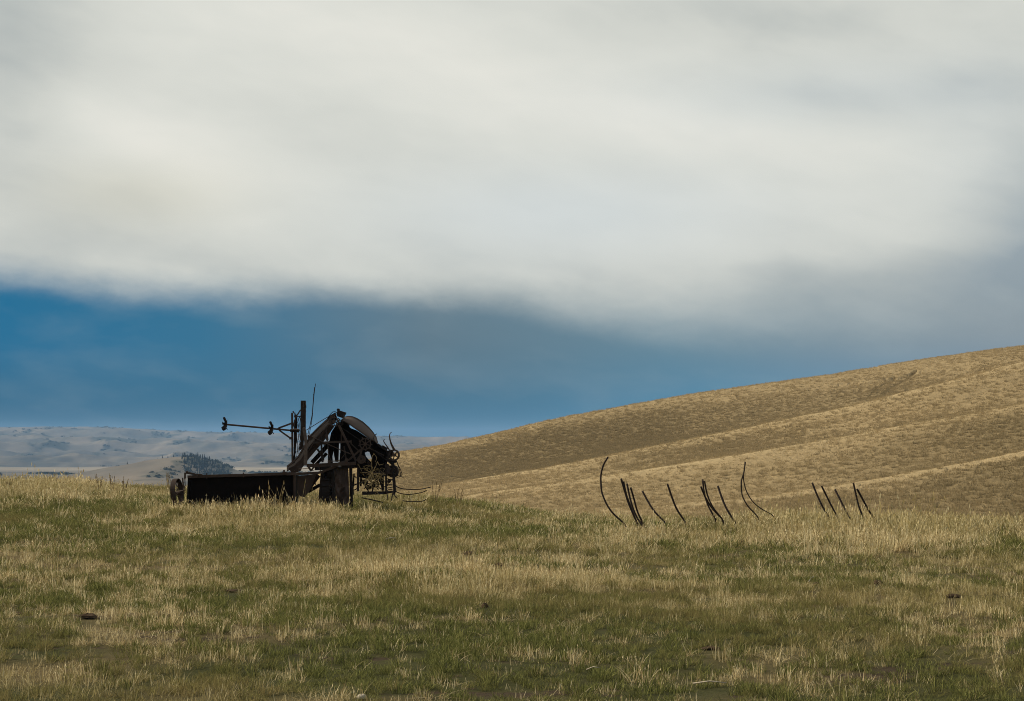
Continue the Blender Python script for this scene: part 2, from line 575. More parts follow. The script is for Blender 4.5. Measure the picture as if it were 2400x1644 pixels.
PATCH = [  # px, py, rx, ry, dryness  (patches of the turf as they lie on the ground)
    (580, 1245, 380, 16, .5), (340, 1332, 320, 26, .6), (1030, 1363, 270, 36, .8), (340, 1415, 130, 28, .55), (1500, 1255, 210, 18, .5),
    (1960, 1262, 240, 30, 1.1), (1480, 1262, 240, 12, .5), (1400, 1280, 160, 20, .4), (1560, 1385, 260, 18, .6), (1330, 1560, 120, 30, .5), (60, 1290, 90, 18, .4),
    (700, 1215, 350, 14, .55), (1650, 1420, 180, 20, .4), (2100, 1340, 130, 22, .45), (480, 1515, 110, 30, .35), (560, 1590, 90, 40, .3),
    (2250, 1250, 180, 14, .7), (1250, 1375, 300, 14, .5), (2300, 1430, 220, 22, .35), (120, 1150, 200, 22, .5), (900, 1330, 200, 12, .4),
    (160, 1240, 260, 16, -.6), (650, 1278, 260, 9, -.7), (1120, 1262, 240, 12, -.75), (60, 1346, 110, 8, -.9), (900, 1418, 380, 11, -.7),
    (1430, 1425, 280, 24, -.6), (110, 1520, 160, 34, -.6), (1250, 1490, 380, 34, -.45), (1850, 1450, 500, 30, -.3), (1760, 1232, 160, 16, -.7),
    (2150, 1345, 260, 10, -.6), (1150, 1600, 420, 40, -.5), (2000, 1520, 500, 50, -.3), (330, 1185, 260, 20, -.3), (560, 1215, 130, 10, -.2),
    (1180, 1195, 220, 14, -.8), (1620, 1222, 90, 9, -.5), (1060, 1175, 80, 10, -.5), (2240, 1290, 200, 12, -.3), (700, 1432, 200, 14, -.45), (640, 1555, 200, 20, -.3)]
BARE = [(1180, 1628, 260, 9, .9), (2050, 1590, 90, 5, .55), (2200, 1562, 160, 5, .5), (430, 1500, 120, 9, .5), (1750, 1632, 160, 5, .5),
        (205, 1447, 60, 6, .6), (880, 1550, 60, 8, .6), (2370, 1535, 60, 8, .7), (700, 1545, 60, 8, .5), (330, 1535, 60, 7, .5)]


def fields(x, y, z):
    px, py = proj(x, y, z)
    wob = fbm(x * 0.8, y * 0.5, 3, 41) * 0.6
    d = 0.47 + fbm(x * 0.33, y * 0.42, 4, 21) * 0.65 + fbm(x * 1.1, y * 1.25, 4, 31) * 0.65
    for (a, b, rx, ry, v) in PATCH:
        q = ((px - a) / rx) ** 2 + ((py - b) / (ry * 1.25)) ** 2
        d = d + v * np.exp(-q * (1 + wob)) * 0.58
    d = d - 0.20 * smooth((py - 1400) / 130)
    bare = np.zeros_like(d)
    for (a, b, rx, ry, v) in BARE:
        q = ((px - a) / rx) ** 2 + ((py - b - (px - a) * (-0.08 if a > 1500 else 0)) / ry) ** 2
        bare = bare + v * np.exp(-q * (1 + wob))
    bare = bare + 0.35 * smooth((fbm(x * 1.1, y * 0.8, 4, 55) - 0.17) / 0.2) * smooth((py - 1380) / 200)
    return np.clip(d, 0, 1), np.clip(bare, 0, 1), px, py


M_ground = ground_mat()
xs = np.linspace(-75, 75, 420)
ys = np.concatenate([np.linspace(-6, 60, 300), np.linspace(60.6, 125, 60)])
X, Y = np.meshgrid(xs, ys, indexing='ij')
Z = ground_z(X, Y)
V = np.stack([X.ravel(), Y.ravel(), Z.ravel()], 1)
dd, bb, _, _ = fields(V[:, 0], np.maximum(V[:, 1], 5), V[:, 2])
me = np_mesh('ground', V, grid_faces(len(xs), len(ys)), M_ground, {'dry': ('FLOAT', dd), 'bare': ('FLOAT', bb)})
ground = bpy.data.objects.new('ground', me); C.objects.link(ground); tag(ground, kind='structure')

# ------------------------------------------------------------------ right-hand hill
HP = [600, 800, 935, 1033, 1136, 1342, 1549, 1756, 1962, 2169, 2400, 2800, 3600]
RIDGE = [1150, 1095, 1061, 1045, 1022, 975, 936, 905, 876, 842, 812, 770, 700]
L1 = [1200, 1172, 1153, 1136, 1121, 1087, 1044, 1001, 960, 911, 850, 780, 700]
L2 = [1215, 1190, 1177, 1167, 1155, 1126, 1097, 1062, 1029, 991, 952, 880, 790]
L3 = [1260, 1240, 1228, 1218, 1210, 1198, 1184, 1165, 1134, 1099, 1055, 990, 900]
L4 = [1330, 1310, 1300, 1290, 1280, 1268, 1262, 1255, 1244, 1240, 1228, 1190, 1140]
YD = [30, 72, 112, 116, 165, 171, 232, 240, 320, 350, 430]


def hill_eval(px, t):
    """t in 0..1 along distance; returns x,y,z,lush"""
    r, a, b, c, d = [np.interp(px, HP, k) for k in (RIDGE, L1, L2, L3, L4)]
    w = 5 * np.sin(px / 130.0) + 4 * np.sin(px / 57.0 + 1)
    knots_y = np.array(YD, float)
    kp = [d + 260, d, c + 0, c + 2, b, b + 3, a, a + 4, r, r + 10, r + 60]
    knots_z = np.stack([CAMZ + (1030 - k) * yy / F for k, yy in zip(kp, knots_y)], -1)
    return knots_y, knots_z


PX = np.linspace(600, 3500, 900)
yy = np.concatenate([np.linspace(30, 110, 60), np.linspace(110.8, 330, 330), np.linspace(331, 430, 40)])
KZ = hill_eval(PX, 0)[1]
from_k = np.array(YD, float)


def pchip(xk, yk, x):
    h = np.diff(xk); dl = np.diff(yk, axis=-1) / h
    m_ = np.zeros_like(yk)
    s_ = dl[..., :-1] * dl[..., 1:]
    w1 = 2 * h[1:] + h[:-1]; w2 = h[1:] + 2 * h[:-1]
    with np.errstate(divide='ignore', invalid='ignore'):
        mm = (w1 + w2) / (w1 / dl[..., :-1] + w2 / dl[..., 1:])
    m_[..., 1:-1] = np.where(s_ > 0, mm, 0)
    m_[..., 0] = dl[..., 0]; m_[..., -1] = dl[..., -1]
    i = np.clip(np.searchsorted(xk, x) - 1, 0, len(xk) - 2)
    t = (x - xk[i]) / h[i]
    return ((2 * t ** 3 - 3 * t ** 2 + 1) * yk[..., i] + (t ** 3 - 2 * t ** 2 + t) * h[i] * m_[..., i]
            + (-2 * t ** 3 + 3 * t ** 2) * yk[..., i + 1] + (t ** 3 - t ** 2) * h[i] * m_[..., i + 1])


HZ = pchip(from_k, KZ, yy)                       # (px, y)
HX = ((PX[:, None] - 1200) / F) * yy[None, :]
HY = np.broadcast_to(yy[None, :], HX.shape)
lines_y = np.array([72, 114, 168, 236, 320.0])
# rough growth plus painted shade above each fold; sunlight painted pale on each crest
growth_shade = np.zeros_like(HZ)
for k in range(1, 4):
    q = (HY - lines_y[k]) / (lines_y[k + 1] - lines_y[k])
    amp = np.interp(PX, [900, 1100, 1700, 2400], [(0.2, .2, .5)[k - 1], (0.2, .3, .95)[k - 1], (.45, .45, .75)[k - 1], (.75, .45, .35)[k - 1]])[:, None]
    growth_shade += amp * np.clip(smooth(q / 0.08) * (1 - smooth((q - 0.45) / 0.5)), 0, 1) * (q > 0) * (q < 1)
growth_shade += np.interp(PX, [1500, 1950, 2400], [.0, .75, 1.15])[:, None] * (1 + fbm(HX * .09, HY * .12, 3, 63) * .8) * smooth((110 - HY) / 6)
growth_shade += fbm(HX * 0.05, HY * 0.02, 4, 61) * 0.4
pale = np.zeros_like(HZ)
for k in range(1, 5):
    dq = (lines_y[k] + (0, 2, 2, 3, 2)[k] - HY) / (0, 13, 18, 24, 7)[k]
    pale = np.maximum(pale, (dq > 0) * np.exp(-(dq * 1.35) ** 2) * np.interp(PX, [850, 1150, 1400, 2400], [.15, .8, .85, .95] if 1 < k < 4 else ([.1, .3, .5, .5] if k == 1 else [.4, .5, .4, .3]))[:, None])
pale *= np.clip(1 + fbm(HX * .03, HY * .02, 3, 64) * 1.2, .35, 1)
growth_shade = growth_shade * (1 - 0.9 * np.clip(pale * 1.3, 0, 1))
PXG, PYG = proj(HX, HY, HZ)


def track(pl):
    dm = np.full(HX.shape, 1e9)
    for (a, b), (c, d) in zip(pl[:-1], pl[1:]):
        t = np.clip(((PXG - a) * (c - a) + (PYG - b) * (d - b)) / ((c - a) ** 2 + (d - b) ** 2), 0, 1)
        dm = np.minimum(dm, np.hypot(PXG - a - t * (c - a), PYG - b - t * (d - b)))
    return np.exp(-(dm / 1.7) ** 2)


rut = track([(2038, 927), (2056, 905), (2080, 890), (2098, 882)]) + track([(2068, 922), (2095, 902), (2122, 884), (2148, 866)])
rut = rut * (HY > 236)
growth_shade = growth_shade + rut * 1.1
HZ = HZ - rut * .15
HZ = HZ + fbm(HX * 0.035, HY * 0.02, 4, 71) * 0.9 * smooth((HY - 60) / 80) * (0.35 + 0.65 * (growth_shade > 0.2)) + fbm(HX * 0.3, HY * 0.15, 3, 75) * 0.16
V = np.stack([HX.ravel(), HY.ravel(), HZ.ravel()], 1)
M_hill = hill_mat()
me = np_mesh('hill', V, grid_faces(len(PX), len(yy)), M_hill, {'growth_shade': ('FLOAT', np.clip(growth_shade, 0, 1.5).ravel()), 'pale': ('FLOAT', pale.ravel())})
hill = bpy.data.objects.new('hill', me); C.objects.link(hill); tag(hill, kind='structure')


def hill_sample(pxv, yv):
    i = np.clip((pxv - PX[0]) / (PX[1] - PX[0]), 0, len(PX) - 1.001); j = np.clip(np.interp(yv, yy, np.arange(len(yy))), 0, len(yy) - 1.001)
    i0, j0 = i.astype(int), j.astype(int); fi, fj = i - i0, j - j0
    g = lambda A: (A[i0, j0] * (1 - fi) + A[i0 + 1, j0] * fi) * (1 - fj) + (A[i0, j0 + 1] * (1 - fi) + A[i0 + 1, j0 + 1] * fi) * fj
    return g(HZ), g(growth_shade), g(pale)


# ------------------------------------------------------------------ far rangeland
FP = [-1500, 0, 100, 250, 400, 560, 700, 900, 1050, 1200, 2200, 4000]
FR = [1000, 1004, 1002, 1003, 1010, 1014, 1018, 1023, 1026, 1030, 1034, 1034]
FYK = np.array([60, 400, 1500, 2400, 3300, 4600, 5200, 6500, 8200, 9600, 10500, 14000.0])


def far_z(pxv, yv):
    top = np.interp(pxv, FP, FR)
    base = np.full_like(top, 1093.0)
    k = [base + 900, base + 160, base + 62, base + 32, base + 16, base + 2, base - 8 - 0 * top, base + (top - base) * .45, base + (top - base) * .80, top, top + 3, top + 22]
    kz = np.stack([CAMZ + (1030 - q) * y_ / F for q, y_ in zip(k, FYK)], -1)
    return kz


def far_height(pxv, ygrid):
    kz = far_z(pxv, 0)
    z = pchip(FYK, kz, ygrid)
    x = ((pxv[:, None] - 1200) / F) * ygrid[None, :]
    y = np.broadcast_to(ygrid[None, :], x.shape)
    r = smooth((y - 4500) / 900)
    rid = 1 - np.abs(fbm(x * 0.0008 + 3, y * 0.0010, 4, 81, .42)) * 3.0
    rr_ = smooth((9700 - y) / 1300) * 0.92 + 0.08
    z = z + r * rr_ * (rid - 0.55) * 38
    rid2 = 1 - np.abs(fbm(x * 0.0026 + 9, y * 0.0030, 4, 86)) * 3.0
    z = z + r * rr_ * (rid2 - .5) * 26 + r * fbm(x * 0.016, y * 0.005, 3, 87) * 3
    m_ = smooth((y - 500) / 400) * (1 - smooth((y - 2900) / 500))
    z = z + m_ * fbm(x * 0.006, y * 0.004, 4, 88) * 9
    # the wooded knoll and its long spur
    kx, ky = (455 - 1200) / F * 2500, 2500
    kz_ = 27 * np.exp(-(((x - kx) / np.where(x < kx, 80, 38)) ** 2) - ((y - ky) / 260) ** 2)
    kz_ += 10 * np.exp(-(((x - kx + 110) / 80) ** 2) - ((y - ky) / 300) ** 2)
    z = z + kz_
    return x, y, z


FPX = np.linspace(-1500, 3600, 1000)
FY = np.concatenate([np.linspace(60, 2000, 50), np.linspace(2010, 3200, 80), np.geomspace(3215, 10400, 330), np.linspace(10500, 14000, 20)])
fx, fy, fz = far_height(FPX, FY)
sc = smooth((fbm(fx * 0.008, fy * 0.0022, 5, 91, .6) - 0.02) / 0.4) * 0.7
gl = np.gradient(fz, axis=0) / np.gradient(fx, axis=0)
sc = sc * (0.55 + 0.9 * smooth((-gl) / 0.06)) * smooth((fy - 600) / 300)
sc = sc * np.where((fy > 3200) & (fy < 4700), 0.0, 1.0)
_mid = (fy < 3300) * smooth((fbm(fx * .012, fy * .005, 4, 98, .6) - .02) / .25) * .75 * smooth((fy - 1200) / 300)
sc = np.maximum(sc, _mid)
_px = 1200 + F * fx / fy
_kn = smooth((_px - 425) / 14) * (1 - smooth((_px - 540) / 12)) * smooth((fy - 2250) / 60) * (1 - smooth((fy - 2750) / 60))
sc = np.maximum(sc, _kn * (.75 + fbm(fx * .03, fy * .02, 3, 97) * .6))
V = np.stack([fx.ravel(), fy.ravel(), fz.ravel()], 1)
M_far = far_mat()
me = np_mesh('far_hills', V, grid_faces(len(FPX), len(FY)), M_far, {'scrub': ('FLOAT', np.clip(sc, 0, 1).ravel()), 'strip': ('FLOAT', (smooth((fy - 3500) / 350) * (1 - smooth((fy - 4500) / 150)) * (0.75 + fbm(fx * .006, fy * .006, 4, 96) * 1.1) * (.4 + .6 * smooth((_px - 380) / 120))).ravel())})
far = bpy.data.objects.new('far_hills', me); C.objects.link(far); tag(far, kind='structure')

# ------------------------------------------------------------------ instanced plant cover
LIB = {}


def blade_mesh(name, mat, n, spread, h0, h1, w, lean, shade0=0.0, shade1=1.0, droop=0.35, seed=0, heads=0):
    r = np.random.default_rng(seed)
    V, Fc, sh = [], [], []
    for i in range(n):
        a = r.uniform(0, 2 * math.pi); rr = spread * math.sqrt(r.uniform())
        bx, by = rr * math.cos(a), rr * math.sin(a)
        h = r.uniform(h0, h1); ww = w * r.uniform(0.7, 1.3)
        la = a + r.normal() * 1.2; ln = abs(r.normal()) * lean + 0.03
        fa = r.uniform(0, math.pi)
        ux, uy = math.cos(fa), math.sin(fa)
        b = len(V); q_ = r.uniform(); s_ = shade0 + (shade1 - shade0) * (q_ * .45 if q_ < .62 else .55 + .45 * r.uniform())
        for k, t in enumerate((0, 0.45, 0.8, 1.0)):
            off = ln * h * t + droop * ln * h * t * t
            x, y = bx + math.cos(la) * off, by + math.sin(la) * off
            z = h * t * (1 - 0.35 * ln * t) - 0.01
            wk = ww * (1, 0.9, 0.55, 0)[k] / 2
            if k < 3:
                V += [(x - ux * wk, y - uy * wk, z), (x + ux * wk, y + uy * wk, z)]; sh += [s_ * (0.75 + 0.25 * t)] * 2
            else:
                V.append((x, y, z)); sh.append(s_)
        Fc += [(b, b + 1, b + 3, b + 2), (b + 2, b + 3, b + 5, b + 4), (b + 4, b + 5, b + 6)]
        if i < heads:
            b = len(V); hw = ww * 1.1
            V += [(x - ux * hw, y - uy * hw, z - h * .05), (x + ux * hw, y + uy * hw, z - h * .05), (x, y, z + h * .06), (x, y, z - h * .12)]
            sh += [s_] * 4; Fc += [(b, b + 3, b + 1, b + 2)]
    me = bpy.data.meshes.new(name)
    me.from_pydata(V, [], Fc); me.update()
    at = me.attributes.new('shade', 'FLOAT', 'POINT'); at.data.foreach_set('value', np.array(sh, np.float32))
    me.materials.append(mat)
    return bpy.data.objects.new(name, me)


def scatter(name, pts, kind, scl, rot, tint, lib, label=None):
    """one object: points carrying tufts through a geometry-node tree"""
    me = np_mesh(name, pts, None, None, {'knd': ('INT', kind), 'scl': ('FLOAT_VECTOR', scl), 'rot': ('FLOAT_VECTOR', rot), 'tint': ('FLOAT', tint)})
    o = bpy.data.objects.new(name, me); C.objects.link(o)
    coll = bpy.data.collections.new(name + '_sources')
    for q in lib: coll.objects.link(q)
    ng = bpy.data.node_groups.new(name + '_tufts', 'GeometryNodeTree')
    ng.interface.new_socket('Geometry', in_out='INPUT', socket_type='NodeSocketGeometry')
    ng.interface.new_socket('Geometry', in_out='OUTPUT', socket_type='NodeSocketGeometry')
    N, L = ng.nodes, ng.links
    gi, go = N.new('NodeGroupInput'), N.new('NodeGroupOutput')
    m2p = N.new('GeometryNodeMeshToPoints')
    iop = N.new('GeometryNodeInstanceOnPoints')
    ci = N.new('GeometryNodeCollectionInfo'); ci.inputs['Collection'].default_value = coll
    ci.inputs['Separate Children'].default_value = True; ci.inputs['Reset Children'].default_value = True

    def attr(nm, t):
        a = N.new('GeometryNodeInputNamedAttribute'); a.data_type = t; a.inputs['Name'].default_value = nm
        return a.outputs[0]
    L.new(gi.outputs[0], m2p.inputs[0]); L.new(m2p.outputs[0], iop.inputs['Points'])
    L.new(ci.outputs[0], iop.inputs['Instance']); iop.inputs['Pick Instance'].default_value = True
    L.new(attr('knd', 'INT'), iop.inputs['Instance Index'])
    L.new(attr('rot', 'FLOAT_VECTOR'), iop.inputs['Rotation'])
    L.new(attr('scl', 'FLOAT_VECTOR'), iop.inputs['Scale'])
    L.new(iop.outputs[0], go.inputs[0])
    md = o.modifiers.new('tufts', 'NODES'); md.node_group = ng
    tag(o, label, kind='stuff')
    return o


def nm(i, s): return '%02d_%s' % (i, s)      # collection children are picked in name order


lib = []
for k in range(4): lib.append(blade_mesh(nm(len(lib), 'green_tuft'), G_green, 46, 0.13, .05, .12, .007, .7, seed=k))           # 0-3
for k in range(4): lib.append(blade_mesh(nm(len(lib), 'green_tall_tuft'), G_green, 40, 0.11, .10, .22, .008, .45, seed=10 + k))  # 4-7
for k in range(4): lib.append(blade_mesh(nm(len(lib), 'stubble_tuft'), G_dry, 15, 0.15, .07, .19, .0068, .35, seed=20 + k))     # 8-11
for k in range(4): lib.append(blade_mesh(nm(len(lib), 'straw_tuft'), G_dry, 20, 0.10, .13, .32, .0075, .30, seed=30 + k, heads=5))  # 12-15
for k in range(3): lib.append(blade_mesh(nm(len(lib), 'litter_tuft'), G_dry, 22, 0.16, .06, .20, .007, 1.6, 0.0, .75, seed=40 + k))  # 16-18
for k in range(2): lib.append(blade_mesh(nm(len(lib), 'seed_straw'), G_dry, 7, 0.12, .30, .52, .006, .18, seed=50 + k, heads=7))   # 19-20


PATS = [(207, 1450, 46, 9, 'wide dark dung pat at the lower left, in short grass'), (1100, 1301, 34, 7, 'dark dung pat in mid meadow, below and right of the binder'),
                       (1170, 1328, 22, 7, 'small dark dung pat just below and right of the mid meadow one'), (1136, 1428, 16, 12, 'small upright brown clod in the dark green band at centre'),
                       (2056, 1371, 26, 9, 'blackish dung pat at the right, below the last curved rods'), (2232, 1402, 38, 7, 'flat dark dung pat near the right edge beside loose straw'),
                       (1665, 1524, 44, 6, 'long low dark clod in the lower right turf'), (1742, 1277, 18, 8, 'small dark clod under pale grass below the wishbone rods'),
                       (46, 1443, 22, 5, 'tiny dark clod close to the left edge'), (546, 1388, 34, 4, 'thin dark clod left of the tall straw patch'), (1914, 1372, 18, 5, 'small dark clod beside pale straw right of centre')]


def sample_ground(n, y0, y1, marg=3.0):
    y = np.sqrt(rng.uniform(y0 ** 2, y1 ** 2, int(n)))
    x = rng.uniform(-1, 1, len(y)) * (0.30 * y + marg)
    return x, y


parts = [sample_ground(39000, 7.0, 20, 8.0), sample_ground(78000, 20, 58, 8.0)]
x = np.concatenate([p[0] for p in parts]); y = np.concatenate([p[1] for p in parts])
z = ground_z(x, y)
dry, bare, px, py = fields(x, y, z)
u = rng.uniform(size=len(x))
bare = bare * (0.45 + 1.1 * (vnoise(x * 3, y * 3, 5) + .5))
keep = (u > bare * 0.95) & (y < crest_y(x) + 6)
for a_ in PATS + [(1662, 1619, 80, 4, ''), (915, 1270, 28, 4, ''), (848, 1640, 20, 8, '')]:      # no tufts on or right in front of the dung pats and sticks
    keep &= ~((np.abs(px - a_[0]) < a_[2] / 2 + 2) & (py > a_[1] - 5) & (py < a_[1] + 5 + 0.12 / 1.45 * (a_[1] - 1030)))
x, y, z, dry, px, py = [a[keep] for a in (x, y, z, dry, px, py)]
n = len(x)
u = rng.uniform(size=n); v = rng.uniform(size=n)
hgt = 0.40 + 0.30 * smooth((y - 13) / 22)              # grass is grazed short near the camera
tallzone = np.exp(-((px - 1960) / 260) ** 2 - ((py - 1250) / 45) ** 2) + 0.9 * np.exp(-((px - 1030) / 270) ** 2 - ((py - 1365) / 40) ** 2) \
    + np.exp(-((px - 120) / 130) ** 2 - ((py - 1150) / 30) ** 2) + 0.25 * smooth((y - crest_y(x) + 7) / 5) * (x < 4) + .6 * smooth((y - 30) / 4) * smooth((px - 1600) / 250) \
    + .9 * np.exp(-((px - 690) / 300) ** 2 - ((py - 1200) / 18) ** 2)
kind = np.zeros(n, int)
pd = np.clip((dry - 0.5) * 1.25 + 0.40 + fbm(x * 2.8, y * 2.4, 3, 141) * 1.6, 0.10, 0.82)
isdry = u < pd
kind[~isdry] = np.where(v[~isdry] < 0.55, rng.integers(0, 4, (~isdry).sum()), rng.integers(4, 8, (~isdry).sum()))
tallp = np.clip(0.18 + 0.7 * tallzone[isdry] + 0.45 * (dry[isdry] - 0.5), 0.05, 0.85)
vv = v[isdry]
kd = np.where(vv < tallp, rng.integers(12, 16, isdry.sum()), rng.integers(8, 12, isdry.sum()))
kd = np.where(rng.uniform(size=isdry.sum()) < 0.20, rng.integers(16, 19, isdry.sum()), kd)
kd = np.where(rng.uniform(size=isdry.sum()) < 0.006 + 0.010 * tallzone[isdry], rng.integers(19, 21, isdry.sum()), kd)
kind[isdry] = kd
s = hgt * rng.uniform(0.6, 1.35, n) * (1 + 0.55 * np.clip(tallzone, 0, 1))
wid = s * (1 + 0.65 * smooth((y - 12) / 30))
scl = np.stack([wid, wid, s * rng.uniform(0.8, 1.15, n)], 1)
rot = np.stack([rng.normal(0, .09, n), rng.normal(0.06, .09, n), rng.uniform(0, 6.283, n)], 1)
tint = np.clip(0.24 + fbm(x * 0.5, y * 0.3, 3, 111) * 0.7 + rng.normal(0, 0.17, n), 0, 0.9)
scatter('meadow_grass', np.stack([x, y, z], 1), kind, scl, rot, tint, lib, 'mixed green and straw coloured meadow grass covering the foreground')

# hill tufts
hl = []
for k in range(4): hl.append(blade_mesh(nm(k, 'hill_tuft'), G_hill, 26, 0.24, .08, .26, .025, .6, seed=70 + k))
for k in range(2): hl.append(blade_mesh(nm(4 + k, 'hill_clump'), G_hill, 34, 0.22, .12, .34, .03, .6, 0, .35, seed=80 + k))
n = 110000
hy = np.sqrt(rng.uniform(60 ** 2, 326 ** 2, n)); hp = rng.uniform(780, 2700, n)
hz, hlv, hpl = hill_sample(hp, hy)
hx = (hp - 1200) / F * hy
rough = fbm(hx * 0.12, hy * 0.05, 3, 99)
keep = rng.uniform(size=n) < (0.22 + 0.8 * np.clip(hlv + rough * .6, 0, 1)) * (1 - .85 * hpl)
hx, hy, hz, hlv = hx[keep], hy[keep], hz[keep], hlv[keep]; n = len(hx)
kd = np.where(rng.uniform(size=n) < 0.1 + 0.5 * np.clip(hlv, 0, 1), rng.integers(4, 6, n), rng.integers(0, 4, n))
s = rng.uniform(0.7, 1.25, n) * (0.75 + 0.35 * smooth((hy - 100) / 150))
tint = np.clip(0.12 + 0.75 * hlv + rng.normal(0, .22, n), 0, 1)
scatter('hill_grass', np.stack([hx, hy, hz - 0.02], 1), kd, np.stack([s, s, s], 1), np.stack([np.zeros(n), np.zeros(n), rng.uniform(0, 6.28, n)], 1), tint, hl,
        'dry tufted grass covering the rolling hill at the right')


# far scrub
def bush(name, seed, mat):
    r = np.random.default_rng(seed); mb = MB()
    for i in range(60):
        c = r.normal(0, 1, 3) * (0.42, 0.42, 0.26) + (0, 0, 0.38); c[2] = abs(c[2])
        a = r.normal(0, 1, 3); a /= np.linalg.norm(a); b = np.cross(a, r.normal(0, 1, 3)); b /= np.linalg.norm(b)
        q = 0.20
        mb.add([c + a * q, c + b * q, c - a * q, c - b * q], [(0, 1, 2, 3)])
    me = bpy.data.meshes.new(name); me.from_pydata(mb.v, [], mb.f); me.update()
    at = me.attributes.new('shade', 'FLOAT', 'POINT'); at.data.foreach_set('value', r.uniform(0, 1, len(mb.v)).astype(np.float32))
    me.materials.append(mat)
    return bpy.data.objects.new(name, me)


bl = [bush(nm(k, 'scrub_bush'), 200 + k, G_scrub) for k in range(3)]
n = 160000
ii = rng.integers(0, len(FPX) - 1, n); jj = rng.integers(40, len(FY) - 22, n)
okp = (rng.uniform(size=n) < (sc[ii, jj] - 0.32) * 1.1) & (FPX[ii] > -100) & (FPX[ii] < 1200)
ii, jj = ii[okp][:9000], jj[okp][:9000]; n = len(ii)
bp = np.stack([fx[ii, jj] + rng.uniform(-4, 4, n), fy[ii, jj], fz[ii, jj] - 0.5], 1)
s = rng.uniform(3, 8, n) * (0.5 + 0.5 * bp[:, 1] / 6000)
scatter('far_scrub', bp, rng.integers(0, 3, n), np.stack([s, s, s * .75], 1), np.zeros((n, 3)), rng.uniform(0, .4, n), bl,
        'dark scrub dotted over the far hills across the valley')


def far_at(pxv, Yv):
    i = np.interp(pxv, FPX, np.arange(len(FPX))); j = np.interp(Yv, FY, np.arange(len(FY)))
    i0, j0 = int(i), int(j)
    fi, fj = i - i0, j - j0
    z = (fz[i0, j0] * (1 - fi) + fz[i0 + 1, j0] * fi) * (1 - fj) + (fz[i0, j0 + 1] * (1 - fi) + fz[i0 + 1, j0 + 1] * fi) * fj
    return ((pxv - 1200) / F * Yv, Yv, z)


# conifers on the knoll: each tree a thing with crown and trunk
M_needles = NT('needles')
_c = M_needles.n('ShaderNodeTexCoord').outputs['Object']
_p = M_needles.n('ShaderNodeBsdfPrincipled')
M_needles.set(_p.inputs['Base Color'], M_needles.mix(M_needles.noise(_c, 3, 4), (0.016, 0.026, 0.018), (0.045, 0.060, 0.036)))
_p.inputs['Roughness'].default_value = 0.9
M_needles.t.links.new(_p.outputs[0], M_needles.out.inputs[0]); M_needles = M_needles.m


def conifer_proto(seed):
    r = np.random.default_rng(seed); t = empty('conifer_tree', (0, 0, 0))
    MB().tube([(0, 0, -1), (0, 0, 4), (0, 0, 10.5)], 0.28, 6, 0.05).build('trunk', M_wood, t)
    mb = MB()
    for lv in range(15):
        h = 1.3 + lv * 0.68; R = 2.6 * (1 - lv / 15.5) ** 0.85 + 0.15
        for k in range(9):
            a = r.uniform(0, 6.283); q = R * r.uniform(.65, 1.15)
            d = np.array([math.cos(a), math.sin(a), 0]); s_ = np.array([-d[1], d[0], 0])
            o = np.array([0, 0, h + r.uniform(-.2, .2)])
            mb.add([o, o + d * q * .6 + s_ * q * .28 + (0, 0, -.05), o + d * q + (0, 0, -.28 * q), o + d * q * .6 - s_ * q * .28 + (0, 0, -.05)], [(0, 1, 2, 3)])
            mb.add([o + (0, 0, .3), o + d * q * .6 + (0, 0, .35), o + d * q + (0, 0, -.28 * q), o + d * q * .6 + (0, 0, -.5)], [(0, 1, 2, 3)])
    mb.build('crown', M_needles, t)
    return t


def copy_tree(o, parent=None):
    c = o.copy(); C.objects.link(c)
    if parent is not None: c.parent = parent
    for ch in [q for q in o.children]: copy_tree(ch, c)
    return c


protos = [conifer_proto(300 + k) for k in range(3)]
r = np.random.default_rng(5)
spots = []
for i in range(230):
    t = r.uniform() ** 0.9
    pxv = 436 + 104 * t + r.normal() * 4
    Yv = 2500 + r.uniform(-230, 60)
    spots.append((pxv, Yv, r.uniform(.32, .68) * (1.0 - 0.1 * t)))
for pxv in (370, 382, 395, 340, 300, 408): spots.append((pxv, 2500 + r.uniform(-120, 40), r.uniform(.25, .4)))
used = set()
for i, (pxv, Yv, s_) in enumerate(spots):
    k = i % 3
    o = protos[k] if k not in used else copy_tree(protos[k])
    used.add(k)
    o.location = far_at(pxv, Yv); o.scale = (s_, s_, s_ * r.uniform(.9, 1.25)); o.rotation_euler = (0, 0, r.uniform(0, 6))
    if pxv < 415:
        tag(o, 'small lone conifer on the pale grassy left slope of the wooded knoll', 'tree', 'scattered conifers left of the knoll top')
    else:
        tag(o, 'dark conifer in the dense stand at the very top of the small distant knoll' if pxv < 465 else ('dark conifer halfway down the wooded right side of the small distant knoll' if pxv < 505 else 'dark conifer at the lower right foot of the small distant wooded knoll'), 'tree', 'conifers on the distant knoll')

# ------------------------------------------------------------------ the binder
YM = 38.0
PM = F / YM                       # photo pixels per metre at the machine


def Q(px, py, d=0.0): return P(px, py, YM + d)


def W(n_px): return n_px / PM


gx = Q(700, 1185)
base = empty('grain_binder', (gx[0], YM + 0.3, float(ground_z(gx[0], YM + 0.3))))
tag(base, 'derelict rusty horse drawn grain binder standing in the grass left of centre', 'farm machine')
B = base
AX, AY = np.array([1.0, 0, 0]), np.array([0, 1.0, 0])


def part(name, mb, mat=None, parent=None, label=None, sm=False):
    o = mb.build(name, mat or M_rust, parent or B, sm)
    if label: o['label'] = label
    return o


def bolts(mb, pts, r=0.02):
    for p in pts: mb.tube([np.array(p) + (0, .01, 0), np.array(p) - (0, .025, 0)], r, 6)
    return mb


